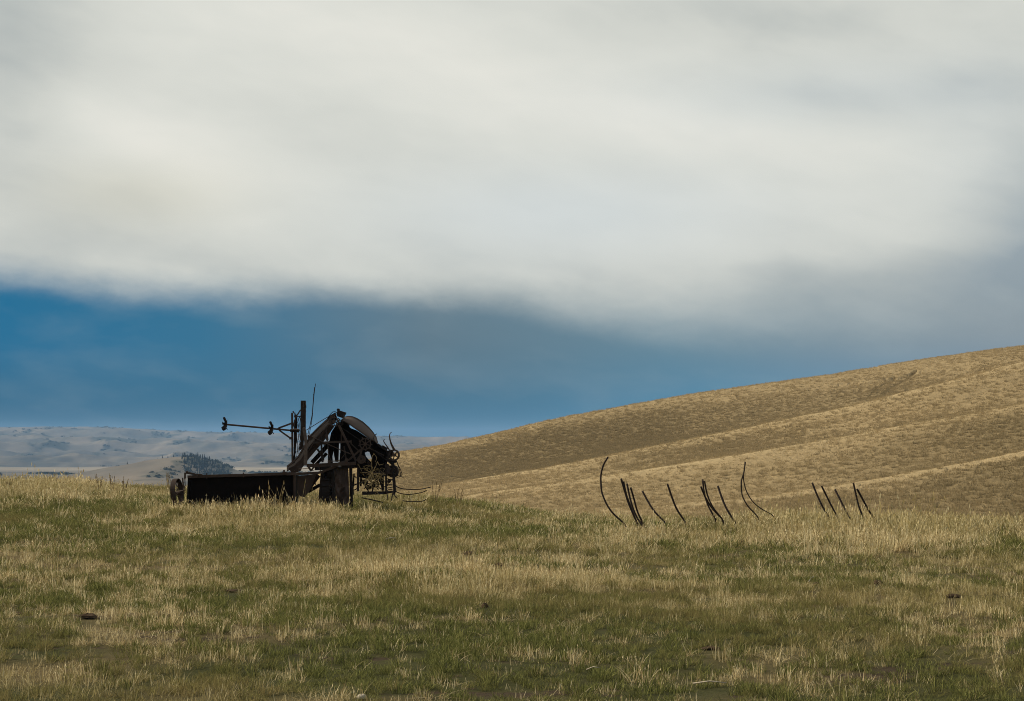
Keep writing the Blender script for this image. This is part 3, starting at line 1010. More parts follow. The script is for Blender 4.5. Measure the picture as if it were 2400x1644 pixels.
# platform: a long low tray whose sheet leans over, open towards the camera
pf = MB()
tp = [(440, 1118), (484, 1116.5), (570, 1114), (662, 1111), (688, 1110)]
rows = [[Q(a, b, 0.0) for a, b in tp], [Q(a, b + 34, 0.30) for a, b in tp], [Q(a - 1, b + 60, 0.62) for a, b in tp], [Q(a - 2, b + 92, 0.95) for a, b in tp]]
pf.loft(rows, 0.015)
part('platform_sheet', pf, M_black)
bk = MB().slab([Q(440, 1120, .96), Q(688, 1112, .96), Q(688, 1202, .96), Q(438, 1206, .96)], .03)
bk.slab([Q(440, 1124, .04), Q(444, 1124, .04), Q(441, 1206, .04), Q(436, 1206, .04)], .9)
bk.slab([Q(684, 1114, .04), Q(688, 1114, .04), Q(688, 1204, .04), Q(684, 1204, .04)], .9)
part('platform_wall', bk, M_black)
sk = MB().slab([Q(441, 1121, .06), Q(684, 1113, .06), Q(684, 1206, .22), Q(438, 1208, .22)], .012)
part('apron_panel', sk, M_black)  # flat black sheet; shade of the tray opening put into its colour
rl = MB()
for (a, b), (c, d) in zip(tp[:-1], tp[1:]): rl.bar(Q(a, b, -.03), Q(c, d, -.03), W(6.4), .07)
rail = part('platform_rail', rl, M_rustlite)
part('rail_strap', MB().bar(Q(484.6, 1109.5, -.08), Q(484.6, 1122, -.08), W(2.2), .02), M_rustlite, rail)
part('rail_strap', MB().bar(Q(570.6, 1108, -.08), Q(570.6, 1119, -.08), W(3), .02), M_rustlite, rail)
part('corner_bracket', MB().bar(Q(436, 1108, -.02), Q(457, 1112, -.02), W(5), .06).bar(Q(456, 1112.5, -.05), Q(474, 1113, -.05), W(3.5), .08)
     .tube([Q(435.5, 1106.5, -.07), Q(437, 1105, -.07), Q(440, 1106, -.07), Q(441, 1109, -.07)], W(1.4)).bar(Q(434, 1108, -.05), Q(433.5, 1122, -.05), W(3.5), .06)
     .disc(Q(461, 1116, -.09), AY, W(2.6), .03), M_rust)
part('platform_post', MB().bar(Q(690.5, 1112, -.05), Q(691, 1196, -.05), W(5), .06), M_rustlite)
part('hinge_lug', MB().tube([Q(665, 1110, -.05), Q(665.5, 1102, -.05)], W(2.6), 8).bar(Q(661, 1109, -.05), Q(672, 1108, -.05), W(4), .08))

# outer grain wheel, nearly edge on
ax = np.array([math.cos(math.radians(6)), -math.sin(math.radians(6)), 0.09]); ax /= np.linalg.norm(ax)
wc = Q(415, 1157, .35)
gw = empty('grain_wheel', tuple(np.array(wc) - np.array(B.location))); gw.parent = B
mb = MB().ring(wc, ax, W(35), .11, .012, 36)
mb.build('rim', M_board, gw)
sp = MB()
u_ = np.cross(ax, [0, 0, 1.0]); u_ /= np.linalg.norm(u_); v_ = np.cross(ax, u_)
for k in range(8):
    a = k * math.pi / 4 + .2
    sp.tube([wc + ax * .03 * (-1) ** k, wc + (math.cos(a) * u_ + math.sin(a) * v_) * W(34)], .009, 5)
sp.build('spokes', M_rust, gw)
MB().disc(wc, ax, .045, .16, 12).build('hub', M_rust, gw)
part('wheel_bracket', MB().bar(Q(428, 1120, .1), Q(431, 1158, .1), W(3), .03).tube([Q(431, 1130, .05), Q(428.5, 1136, .05), Q(433, 1142, .05), Q(430, 1150, .05), Q(432, 1156, .05)], W(1.3))
     .bar(Q(420, 1151, .3), Q(434, 1149, .05), W(2.4), .03).bar(Q(433, 1118, .0), Q(434, 1140, .0), W(2), .02), M_rust)

# reel shaft with its two broken spiders
part('reel_shaft', MB().tube([Q(530, 995.3, -.1), Q(651, 1006.4, -.1), Q(686, 1009.8, -.1)], W(2.2), 10), M_rust)


def spider(cx, cy, k):
    s_ = MB()
    c = Q(cx, cy, -.1)
    s_.disc(c, (Q(651, 1006.4) - Q(530, 995.3)), W(4.2), W(7), 10)
    s_.bar(Q(cx + 1, cy, -.12), Q(cx + 1.5, cy - 8, -.16), W(5.2), .06)
    s_.bar(Q(cx + 1.5, cy - 6, -.16), Q(cx - 2.6, cy - 14.5, -.22), W(4.8), .05)
    s_.tube([Q(cx - 2, cy - 13, -.2), Q(cx - 2.6, cy - 14.5, -.25)], W(3), 8)
    for dx, dy, w_ in ((-7.5, 8.5, 3.4), (-4.2, 13.5, 3.4), (-1.2, 11.5, 3.0), (-6.2, 12, 3.2)):
        s_.bar(Q(cx + 1, cy + 2, -.12), Q(cx + dx, cy + dy, -.2), W(w_ + .6), .05)
    s_.bar(Q(cx, cy, -.1), Q(cx - 6.5, cy - 2.5, -.1), W(4.6), .05)
    s_.tube([Q(cx - 6, cy - 6, -.1), Q(cx - 5.5, cy + 1, -.1)], W(1.3), 6)
    s_.tube([Q(cx + 1, cy + 6, -.1), Q(cx + 4.8, cy + 12.5, -.1)], W(1.1), 6)
    s_.bar(Q(cx, cy, 0), Q(cx + 2, cy - 5, .35), W(4), .05)
    s_.bar(Q(cx, cy, 0), Q(cx + 1, cy + 6, .35), W(4), .05)
    part('reel_spider', s_, M_dark)


spider(528, 995, 0)
spider(636.5, 1005, 1)
part('reel_brace', MB().bar(Q(650, 1006.5, -.1), Q(655, 1003, -.1), W(4), .03).bar(Q(654, 1003.5, -.1), Q(684, 992.5, -.05), W(4), .03))
part('reel_brace', MB().bar(Q(654, 1008.5, -.1), Q(680, 1027, -.05), W(3.6), .03).box(Q(681, 1027.5, -.05), (W(6), .06, W(6))))
part('reel_sleeve', MB().tube([Q(683, 1007.2, -.14), Q(700, 1007.2, -.14)], W(2.1), 10), M_handle)
part('reel_collar', MB().tube([Q(680.5, 1009.5, -.1), Q(700, 1011, -.1)], W(3.6), 10), M_dark)

# reel posts
part('slotted_post', MB().bar(Q(684.6, 968, 0), Q(685.6, 1088, 0), W(4.2), .05).bar(Q(689.5, 985, .1), Q(690, 1086, .1), W(1.6), .04), M_rust)
part('slotted_post', MB().bar(Q(694.2, 972, .05), Q(692.5, 1040, .05), W(5.6), .05).bar(Q(692.5, 1040, .05), Q(689, 1082, .05), W(3.6), .04), M_dark)
part('hook_link', MB().tube([Q(687, 964, 0), Q(687.5, 968, 0), Q(691, 968.5, 0), Q(691.5, 973, 0), Q(690, 979, 0)], W(1.7), 7).tube([Q(691, 969, 0), Q(694, 980, .05), Q(695, 1000, .05)], W(1.1), 6))
part('timber_post', MB().bar(Q(711, 939.5, .0), Q(710, 1033.5, .0), W(10.6), .14, W(11.4)), M_wood, None, 'square black timber post rising above the reel')
part('post_fitting', MB().bar(Q(716.6, 949, -.02), Q(717, 956, -.02), W(1.8), .05), M_rust)
part('post_fitting', MB().bar(Q(716, 961, -.02), Q(716.8, 966, -.02), W(1.4), .05), M_rust)
part('rust_plate', MB().bar(Q(711.5, 943, -.08), Q(711, 955, -.08), W(2.6), .02), M_rustlite)
part('diagonal_stay', MB().bar(Q(704.5, 961, -.04), Q(693, 979, -.04), W(2.6), .03).bar(Q(693, 979, -.04), Q(685.5, 1003.5, -.04), W(2.6), .03))
part('diagonal_stay', MB().bar(Q(696, 977, 0), Q(706, 976.5, 0), W(2.2), .03).tube([Q(704, 975, 0), Q(700, 982, 0), Q(698, 990, 0), Q(700, 1002, 0), Q(703, 1012, 0)], W(1.0), 6))
part('cable', MB().tube([Q(704, 980, .03), Q(701.5, 1000, .03), Q(700.5, 1010, .03), Q(704, 1030, .03)], W(.7), 5)
     .tube([Q(697, 995, .02), Q(695, 1020, .02), Q(698, 1045, .02), Q(695, 1075, .02)], W(.7), 5)
     .tube([Q(689, 1050, .0), Q(694, 1060, .0), Q(690, 1068, .0), Q(695, 1078, .0)], W(.9), 5)
     .tube([Q(701, 1008, .0), Q(699, 1030, .0), Q(703, 1036, .0), Q(698, 1060, .0), Q(702, 1066, .0)], W(.7), 5), M_dark)
part('sawtooth_strip', MB().slab([Q(705, 1033, .1), Q(700.5, 1043, .1), Q(703, 1045, .1), Q(700, 1050, .1), Q(701.5, 1057, .1), Q(711, 1050, .1), Q(712, 1033, .1)], .03), M_rust)
# whip rods
part('control_rod', MB().tube([Q(739.6, 899.5, .1), Q(737.6, 914, .1)], W(.75), 6).tube([Q(737.8, 908, .1), Q(735.6, 926, .1), Q(731.6, 973, .1), Q(727.2, 995, .1), Q(721.6, 1019, .1)], W(1.45), 6, W(.8))
     .tube([Q(733.2, 968, .12), Q(730, 993, .12), Q(724.6, 1020, .12)], W(.7), 6).tube([Q(735, 926, .1), Q(734, 925, .1)], W(1.2), 6), M_dark)
part('stay_rod', MB().tube([Q(718, 1008.5, .1), Q(760, 982.5, .15), Q(786, 968, .2)], W(1.0), 6), M_rust)
# big curved lever
lv = [(712.4, 1003.5, 3.2), (713, 1008, 3.9), (715, 1020, 3.6), (716.6, 1034, 3.4), (717.2, 1050, 3.4), (716.4, 1068, 3.6), (715.8, 1091, 3.8)]
mb = MB()
for k in range(len(lv) - 1):
    a, b = lv[k], lv[k + 1]
    mb.bar(Q(a[0], a[1], -.35), Q(b[0], b[1] + .6, -.35), W(2 * a[2]), .05, W(2 * b[2]))
mb.tube([Q(712.4, 1004.5, -.38), Q(712.4, 1004.5, -.32)], W(3.4), 14)
mb.build('shift_lever', M_handle, B)

# elevator: two inclined side boards front and back, with rollers between
up_e = [(672, 1092), (684, 1082.5), (698, 1069), (711, 1046), (727.5, 1019), (750, 996.5), (774, 975), (786, 968)]
lo_e = [(672, 1104), (688, 1094), (705, 1080), (720, 1056), (738, 1031), (757, 1009), (779, 990), (789, 981)]


def strip(up, lo, d, t):
    return MB().loft([[Q(a, b, d) for a, b in up], [Q(a, b, d) for a, b in lo]], t)


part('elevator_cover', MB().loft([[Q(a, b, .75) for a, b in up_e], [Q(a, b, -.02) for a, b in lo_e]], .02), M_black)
part('elevator_edge', MB().loft([[Q(a, b, -.02) for a, b in up_e[:]], [Q(a + 2.5, b + 2.5, -.03) for a, b in up_e]], .03), M_rust)
bu = [(676, 1098), (690, 1092), (703, 1079), (722, 1056), (740, 1030), (764, 1003), (776, 990)]
bl_ = [(684, 1110), (701, 1106), (713, 1090), (722.5, 1077), (741, 1055), (759, 1034), (783, 1001)]
part('elevator_board', strip(bu, bl_, -.06, .04), M_board)
part('elevator_batten', MB().bar(Q(738, 1033, -.1), Q(724, 1056, -.1), W(2.4), .04), M_rustlite)
part('elevator_batten', MB().bar(Q(770, 996, -.1), Q(757, 1012, -.1), W(2), .03), M_rustlite)
part('elevator_board', MB().bar(Q(776, 1036, .7), Q(731, 1085, .7), W(10), .05).bar(Q(766, 1063, .66), Q(736, 1094, .66), W(7), .04), M_dark)
part('lower_board', MB().bar(Q(744, 1112, .3), Q(716, 1150, .3), W(17), .05), M_board)
part('lower_board', MB().bar(Q(750, 1137, .45), Q(722, 1153, .45), W(8), .04), M_dark)
part('lower_board', MB().slab([Q(697, 1116, .1), Q(741, 1112, .1), Q(726, 1150, .1), Q(714, 1166, .1), Q(697, 1162, .1)], .03), M_rust)
part('roller', MB().tube([Q(700, 1098, -.02), Q(702, 1094, .9)], W(4), 10))
part('roller', MB().tube([Q(780, 990, -.02), Q(781, 987, .9)], W(5), 10))
part('hanger_plate', MB().slab([Q(740, 1038, -.12), Q(760, 1037.5, -.12), Q(768, 1040, -.12), Q(762, 1043, -.12), Q(750, 1042, -.12), Q(747, 1046, -.12), Q(740, 1043, -.12)], .04), M_rust)
part('elevator_cross_bar', MB().bar(Q(744, 1053, .3), Q(756, 1072, .3), W(4.5), .04), M_rust)
# drive chain, small bolts and odd rods
def chain(a, b, d, n_):
    mb = MB()
    A_, B_ = Q(*a, d), Q(*b, d)
    for k in range(n_):
        p = A_ + (B_ - A_) * (k + .15) / n_; q = A_ + (B_ - A_) * (k + .85) / n_
        mb.bar(p, q, W(2.2), .02).tube([q - (0, .015, 0), q + (0, .015, 0)], W(.9), 5)
    return mb
part('drive_chain', chain((793, 998), (845, 1033), -.12, 20), M_dark)
part('drive_chain', chain((777, 1000), (722, 1062), -.09, 26), M_dark)
part('drive_chain', chain((867, 1048), (921, 1092), -.14, 20), M_dark)
for q_ in ((727, 1022), (753, 1001), (768, 986), (735, 1047), (748, 1030), (712, 1082), (701, 1096), (690, 1103), (792, 1004), (814, 1036), (824, 1060), (842, 1057)):
    part('bolt_head', bolts(MB(), [Q(*q_, -.2)], W(1.0)), M_rustlite)
part('loose_rod', MB().tube([Q(700, 1100, -.1), Q(722, 1098, -.2), Q(735, 1104, -.1)], W(.8), 5), M_rust)
part('loose_rod', MB().tube([Q(800, 1075, -.2), Q(812, 1060, -.2), Q(818, 1062, -.2)], W(.8), 5), M_rust)
part('seat_bracket', MB().slab([Q(697, 1094, -.08), Q(706, 1086, -.08), Q(709, 1092, -.08), Q(705, 1104, -.08), Q(699, 1105, -.08)], .04), M_rust)
part('dark_upright', MB().bar(Q(752, 1024, -.2), Q(756, 1084, -.2), W(3.6), .05, W(4.6)).bar(Q(760, 1041, -.1), Q(759, 1080, -.1), W(1.6), .03), M_dark)
part('upper_fitting', MB().slab([Q(761, 1019, -.1), Q(768, 1017, -.1), Q(770, 1032, -.1), Q(766, 1036, -.1), Q(763, 1028, -.1)], .03)
     .tube([Q(764, 1000, -.12), Q(765, 1020, -.12)], W(.9), 5).tube([Q(768, 1036, -.12), Q(769.5, 1062, -.12), Q(775, 1080, -.12)], W(1.1), 6), M_rust)

# head: bearing block, cap and sprocket
part('head_bearing', MB().tube([Q(793, 960.5, .1), Q(792.8, 974, .1)], W(3), 10).slab([Q(795, 962.5, 0), Q(809, 967, 0), Q(808.6, 970, 0), Q(805.5, 974, 0), Q(804, 981, 0), Q(790, 976, 0), Q(789, 969, 0)], .3)
     .disc(Q(793, 961, .1), AY, W(3.1), .15), M_dark)
part('head_cover', MB().loft([[Q(a, b, -.05) for a, b in ((768, 982), (775, 972), (780, 967), (785, 966), (790, 969), (794, 978))],
                             [Q(a, b, .5) for a, b in ((768, 982), (775, 972), (780, 967), (785, 966), (790, 969), (794, 978))]], .015), M_dark)


def spoked(name, c, R, spokes, t, teeth=0, mat=None, hubr=.03, ax=AY, w=.04, ph=.3, thr=.02):
    e = empty(name, tuple(np.array(c) - np.array(B.location))); e.parent = B
    mb = MB().ring(c, ax, R, w, thr, 32)
    axn = np.array(ax, float) / np.linalg.norm(ax)
    u = np.cross(axn, [0, 0, 1.0]); u /= np.linalg.norm(u); v = np.cross(axn, u)
    for k in range(teeth):
        a = 2 * math.pi * k / teeth + ph
        d = math.cos(a) * u + math.sin(a) * v
        mb.tube([c + d * (R - .004), c + d * (R + t)], t * .55, 6)
    mb.build('rim', mat or M_rust, e)
    sb = MB()
    for k in range(spokes):
        a = 2 * math.pi * k / spokes + ph + .2
        d = math.cos(a) * u + math.sin(a) * v
        sb.bar(c + d * hubr * .5, c + d * (R - thr * .5), .022, .018) if abs(axn[1]) > .7 else sb.tube([c, c + d * (R - thr * .5)], .011, 5)
    sb.build('spokes', mat or M_rust, e)
    MB().disc(c, axn, hubr, w * 1.5, 12).build('hub', mat or M_rust, e)
    return e


spoked('drive_sprocket', Q(783, 988.5, -.14), W(11), 6, .022, 14, M_rust, .035)
spoked('drive_sprocket', Q(796, 992, -.02), W(8), 5, .018, 10, M_dark, .03)
spoked('chain_sprocket', Q(856, 1041, -.2), W(13.6), 7, .026, 9, M_rustlite, .034, ph=.1)
spoked('belt_pulley', Q(847, 1077.5, -.26), W(9.8), 4, 0, 0, M_rustlite, .05, thr=.030)
part('star_fitting', MB().disc(Q(847, 1077.5, -.24), AY, W(6.6), .03, 16).disc(Q(846.5, 1076, -.27), AY, W(2.4), .06, 10), M_dark)

# hood
ho = [(803, 981), (808, 978), (816, 976), (826.4, 977), (836.7, 981), (850.5, 989.4), (864.4, 1001.8), (874.7, 1014), (881.6, 1024.6), (885.6, 1039)]
hi = [(800, 984), (805, 986.6), (812, 990.8), (819.4, 995), (836.7, 1007.6), (848, 1015.5), (860, 1023.5), (870, 1030.2), (878, 1035.6), (884.4, 1040)]
hr = []
for k in range(7):
    t = k / 6; bul = math.sin(math.pi * t) * .04
    hr.append([Q(a * (1 - t) + c * t, b * (1 - t) + d * t, -.05 + .75 * (1 - t) ** 1.3) + np.array([0, -bul, 0]) for (a, b), (c, d) in zip(ho, hi)])
hood = part('curved_hood', MB().loft(hr, .012), M_rustlite, None, 'bulging brown sheet metal hood over the binder deck', True)
part('hood_edge', MB().tube([q for q in hr[-1]], W(1.0), 6), M_rust, hood)
part('hood_edge', MB().tube([q for q in hr[0]], W(1.0), 6), M_dark, hood)
part('hood_band', MB().tube([Q(882.5, 1017.5, .3), Q(877.5, 1021.5, .2), Q(875.6, 1027, -.02), Q(877, 1033.5, -.07), Q(880.5, 1038, -.08)], W(1.1), 6), M_dark)
# deck plates under the hood (with daylight showing between)
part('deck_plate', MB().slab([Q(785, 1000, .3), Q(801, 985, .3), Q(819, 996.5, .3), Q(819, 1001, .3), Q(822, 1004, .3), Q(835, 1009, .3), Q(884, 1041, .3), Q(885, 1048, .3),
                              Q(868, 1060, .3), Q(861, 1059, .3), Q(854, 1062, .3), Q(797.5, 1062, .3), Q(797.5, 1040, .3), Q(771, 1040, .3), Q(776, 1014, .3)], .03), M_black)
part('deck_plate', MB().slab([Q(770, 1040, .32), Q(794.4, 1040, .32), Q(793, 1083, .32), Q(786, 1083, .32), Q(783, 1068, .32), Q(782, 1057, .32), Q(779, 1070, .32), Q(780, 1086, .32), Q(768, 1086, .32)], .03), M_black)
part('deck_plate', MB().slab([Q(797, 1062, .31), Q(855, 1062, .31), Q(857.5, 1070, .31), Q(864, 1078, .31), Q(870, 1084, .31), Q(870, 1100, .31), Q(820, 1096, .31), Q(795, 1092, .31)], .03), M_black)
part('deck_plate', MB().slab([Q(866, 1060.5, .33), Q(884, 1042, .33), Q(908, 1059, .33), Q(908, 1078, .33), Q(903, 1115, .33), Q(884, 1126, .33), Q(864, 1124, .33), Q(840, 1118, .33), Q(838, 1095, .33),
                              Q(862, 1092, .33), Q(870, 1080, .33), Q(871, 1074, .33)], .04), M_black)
part('deck_side', MB().loft([[Q(885, 1041, -.05), Q(896, 1050, -.05), Q(907, 1058, -.05)], [Q(885, 1046, .5), Q(896, 1056, .5), Q(907, 1064, .5)]], .02).bar(Q(884, 1041, -.06), Q(908, 1058.5, -.06), W(3), .04), M_dark)
part('deck_box', MB().bar(Q(895.5, 1046.5, .05), Q(907.5, 1053.5, .05), W(6), .12), M_dark)

# gear frame
part('cross_arm', MB().bar(Q(733, 1038.3, -.15), Q(823.5, 1035.2, -.15), W(4.6), .05).bar(Q(822.6, 1032, -.18), Q(822.8, 1040, -.18), W(2), .05))
part('side_strut', MB().bar(Q(794, 997, -.18), Q(812.5, 1035, -.18), W(5), .04).bar(Q(812.5, 1035, -.18), Q(834.5, 1081, -.18), W(4.8), .04), M_rustlite)
part('side_strut', MB().bar(Q(816, 1079.5, -.16), Q(846, 1053.5, -.16), W(4.2), .04).bar(Q(849, 1050, -.18), Q(842.5, 1074, -.18), W(4), .03), M_rustlite)
part('brace_rod', MB().tube([Q(722, 1020.5, -.22), Q(766, 1040.5, -.22), Q(822, 1065, -.22)], W(1.1), 6))
part('clutch_disc', MB().disc(Q(727, 1027, -.1), AY, W(6), .06, 12).disc(Q(723, 1022.5, -.15), AY, W(2.6), .05, 8))
mbk = MB().bar(Q(719, 1092, -.24), Q(834, 1086.5, -.24), W(8), .06)
bolts(mbk, [Q(x_, 1088.8 - (x_ - 740) * .05, -.28) for x_ in (748, 753, 758, 764, 790, 811, 822, 829)], W(1.2))
part('main_beam', mbk, M_rustlite)
part('main_beam_bracket', MB().disc(Q(771.5, 1083, -.27), AY, W(3.6), .06, 10).slab([Q(786, 1086, -.3), Q(800, 1082, -.3), Q(813, 1078, -.3), Q(817, 1086, -.3), Q(812, 1090, -.3), Q(790, 1092, -.3)], .03)
     .disc(Q(812, 1078.5, -.3), AY, W(4), .05, 10).bar(Q(776, 1081.5, -.28), Q(796, 1080.5, -.28), W(2.4), .04))
bt = MB().bar(Q(672, 1111.5, -.2), Q(709, 1110.5, -.2), W(6), .05).bar(Q(709, 1110.5, -.2), Q(746, 1108.8, -.2), W(6), .05).bar(Q(745, 1109, -.2), Q(756, 1106, -.2), W(6), .05).bar(Q(755, 1106.5, -.2), Q(792, 1091, -.2), W(5.6), .05)
bolts(bt, [Q(703, 1110, -.24), Q(737, 1109.6, -.24), Q(762, 1104, -.24)], W(1.3))
part('bent_beam', bt, M_rustlite)
part('foot_strap', MB().bar(Q(722, 1092, -.2), Q(729, 1104, -.2), W(4.4), .04).bar(Q(729, 1104, -.2), Q(737, 1093, -.2), W(4), .04).bar(Q(747, 1095, -.18), Q(752, 1106, -.18), W(1.6), .03))
part('under_beam', MB().bar(Q(789, 1096.5, -.1), Q(830, 1095, -.1), W(6), .12).bar(Q(738, 1098, .1), Q(790, 1098, .1), W(9), .12), M_dark)
# chassis uprights
leg = lambda a, b, w_, d, m=M_dark: part('chassis_upright', MB().bar(Q(*a, d), Q(*b, d), W(w_), .06), m)
leg((756, 1104), (750, 1180), 8, .1); leg((762, 1108), (764, 1200), 4, .3); leg((781, 1096), (781, 1200), 5, -.05)
leg((822, 1092), (824, 1196), 7, .0); leg((830, 1110), (826, 1160), 3, .2); leg((840, 1086), (839, 1152), 5.2, -.1)
leg((846, 1118), (845.5, 1140), 4, .25); leg((896, 1098), (897, 1150), 6, .2); leg((904.5, 1096), (905, 1153), 4.2, -.05)
part('tie_rod', MB().bar(Q(827, 1113, .1), Q(842, 1126, .1), W(1.6), .03).bar(Q(735, 1122, .35), Q(742, 1142, .35), W(1.8), .03)
     .tube([Q(826, 1141, .1), Q(832, 1136, .1), Q(842, 1134, .1)], W(1.7), 6).tube([Q(825, 1149, .1), Q(832, 1148.5, .1), Q(840, 1143, .1)], W(1.5), 6)
     .tube([Q(822, 1136, -.1), Q(828, 1150, -.1), Q(829, 1160, -.1)], W(1.2), 6), M_dark)
# bull wheel seen edge on with lugs
bc = Q(773, 1152, .45)
bw = empty('bull_wheel', tuple(np.array(bc) - np.array(B.location))); bw.parent = B
axb = np.array([1.0, -.10, 0]); axb /= np.linalg.norm(axb)
mb = MB().ring(bc, axb, W(50), .17, .014, 44); u_ = np.cross(axb, [0, 0, 1.0]); u_ /= np.linalg.norm(u_); v_ = np.cross(axb, u_)
mb.build('rim', M_dark, bw)
for k in range(22):
    a = 2 * math.pi * k / 22; d = math.cos(a) * u_ + math.sin(a) * v_; t_ = -math.sin(a) * u_ + math.cos(a) * v_
    R_ = np.stack([axb, d, t_], 1)
    MB().box(bc + d * (W(50) + .014), (.15, .028, .024), R_).build('lug', M_dark, bw)
sb = MB()
for k in range(12):
    a = 2 * math.pi * k / 12; sb.tube([bc + axb * .05 * (-1) ** k, bc + (math.cos(a) * u_ + math.sin(a) * v_) * W(49)], .011, 5)
sb.build('spokes', M_dark, bw); MB().disc(bc, axb, .07, .24, 12).build('hub', M_dark, bw)
part('gear_housing', MB().disc(Q(774, 1112, .1), AY, W(7), .12, 10).bar(Q(766, 1104, .2), Q(788, 1104, .2), W(10), .15).box(Q(774, 1118, .15), (W(14), .1, W(9))), M_dark)
# crumpled shield
rws = []
for v0 in np.linspace(0, 1, 9):
    row = []
    for u0 in np.linspace(0, 1, 8):
        xl, xr = 783.6 + 4.5 * v0, 815.5 + 4.5 * v0
        yt = 1101 - 5 * u0
        pxx = xl + (xr - xl) * u0; pyy = yt + (1186 - yt) * v0
        cr = abs(u0 * 1.0 - (v0 * 1.5 - .15)); cr2 = abs(u0 - (v0 * 1.5 - .75))
        dep = -.28 + .11 * min(cr, .35) / .35 + .09 * min(cr2, .3) / .3 + .03 * math.sin(u0 * 9 + v0 * 4)
        row.append(Q(pxx, pyy, dep))
    rws.append(row)
part('crumpled_shield', MB().loft(rws, .008), M_rust, None, 'bent brown sheet metal shield hanging beside the bull wheel')
# lower right: binder head, knotter wheels, arms
spoked('knotter_wheel', Q(924, 1067, -.1), W(13.3), 5, 0, 0, M_rust, .035, ax=(.30, 1, 0), thr=.03, w=.05)
spoked('knotter_wheel', Q(921, 1105, -.02), W(14.5), 5, 0, 0, M_dark, .05, ax=(.55, 1, 0), thr=.045, w=.06)
part('knotter_frame', MB().slab([Q(905, 1060, .0), Q(914, 1054, .0), Q(921, 1060, .0), Q(917, 1072, .0), Q(908, 1074, .0)], .12)
     .tube([Q(905, 1072, -.05), Q(911, 1080, -.05), Q(919, 1083, -.05), Q(929, 1082, -.05)], W(3.2), 8).bar(Q(906, 1076, .1), Q(922, 1086, .1), W(8), .1)
     .tube([Q(917, 1055, -.14), Q(915, 1064, -.14), Q(911, 1074, -.14)], W(1.9), 7), M_dark)
part('gear_cluster', MB().disc(Q(912, 1100, .05), AY, W(8.5), .14, 12).disc(Q(907, 1092, .1), AY, W(5), .12, 10).bar(Q(905, 1108, 0), Q(925, 1110, 0), W(6), .08).bar(Q(906, 1113, .1), Q(924, 1117, .1), W(5), .08)
     .bar(Q(850, 1108, .0), Q(915, 1110.5, .0), W(3.2), .05), M_rust)
hq = [(924.5, 1056, -.12, 4.2), (921, 1049, -.14, 3.6), (917, 1041, -.16, 2.9), (914, 1031, -.18, 2.3), (912.8, 1023, -.2, 1.9), (914, 1016.5, -.2, 1.4), (917.8, 1013.2, -.2, 1.0)]


def horn(name, pts):
    mb = MB()
    n_ = 6; vs = []; fs = []
    P_ = [Q(a, b, d) for a, b, d, _ in pts]
    for k in range(len(pts) - 1): mb.tube([P_[k], P_[k + 1]], W(pts[k][3] * .75), 8, W(pts[k + 1][3] * .75))
    return part(name, mb, M_rust, sm=False)


horn('curved_needle', hq)
horn('curved_needle', [(915.5, 1060, .0, 2.4), (910, 1051, -.02, 2.0), (903, 1041, -.04, 1.7), (899.2, 1035, -.05, 1.4), (899.4, 1032, -.05, 1.2), (901.6, 1030.4, -.05, 1.0)])
part('binder_post', MB().tube([Q(921, 1084, -.05), Q(922, 1110, -.05), Q(924, 1130, -.05), Q(925, 1150, -.05), Q(922, 1160, -.05)], W(3.2), 8, W(3.6))
     .tube([Q(919, 1103, -.12), Q(922, 1118, -.12), Q(921, 1130, -.12), Q(925, 1140, -.12), Q(923, 1152, -.12)], W(1.5), 6), M_dark)
part('ground_prong', MB().tube([Q(905.5, 1150, -.1), Q(908, 1162, -.1), Q(909.5, 1173, -.1)], W(1.3), 6))
part('ground_prong', MB().tube([Q(922, 1152, -.1), Q(919, 1163, -.1), Q(917.5, 1174, -.1)], W(1.5), 6))
part('ground_prong', MB().tube([Q(922, 1155, -.12), Q(926, 1163, -.12), Q(931, 1168, -.12)], W(1.4), 6))
part('trailing_wire', MB().tube([Q(929, 1079, 0), Q(933, 1090, 0), Q(937.5, 1098, 0), Q(942, 1110, 0), Q(942, 1114, 0), Q(939.5, 1116, 0), Q(937.5, 1113, 0)], W(.95), 6)
     .tube([Q(930, 1082, .02), Q(935, 1097, .02), Q(938.5, 1110, .02), Q(938, 1117, .02), Q(933.5, 1121, .02), Q(929, 1118, .02)], W(.95), 6), M_dark)
part('short_rod', MB().tube([Q(928, 1114.5, 0), Q(937, 1116.5, 0), Q(946, 1119.6, 0)], W(1.1), 6), M_dark)


def crv(pts, d0, d1, n_=18):
    """smooth curve through photo points, running from depth d0 to d1"""
    a = np.array(pts, float); k = np.arange(len(a)); t = np.linspace(0, len(a) - 1, n_)
    xs_ = pchip(k.astype(float), a[:, 0].copy(), t); ys_ = pchip(k.astype(float), a[:, 1].copy(), t)
    return [Q(xx, y_, d0 + (d1 - d0) * q / (len(a) - 1)) for xx, y_, q in zip(xs_, ys_, t)]


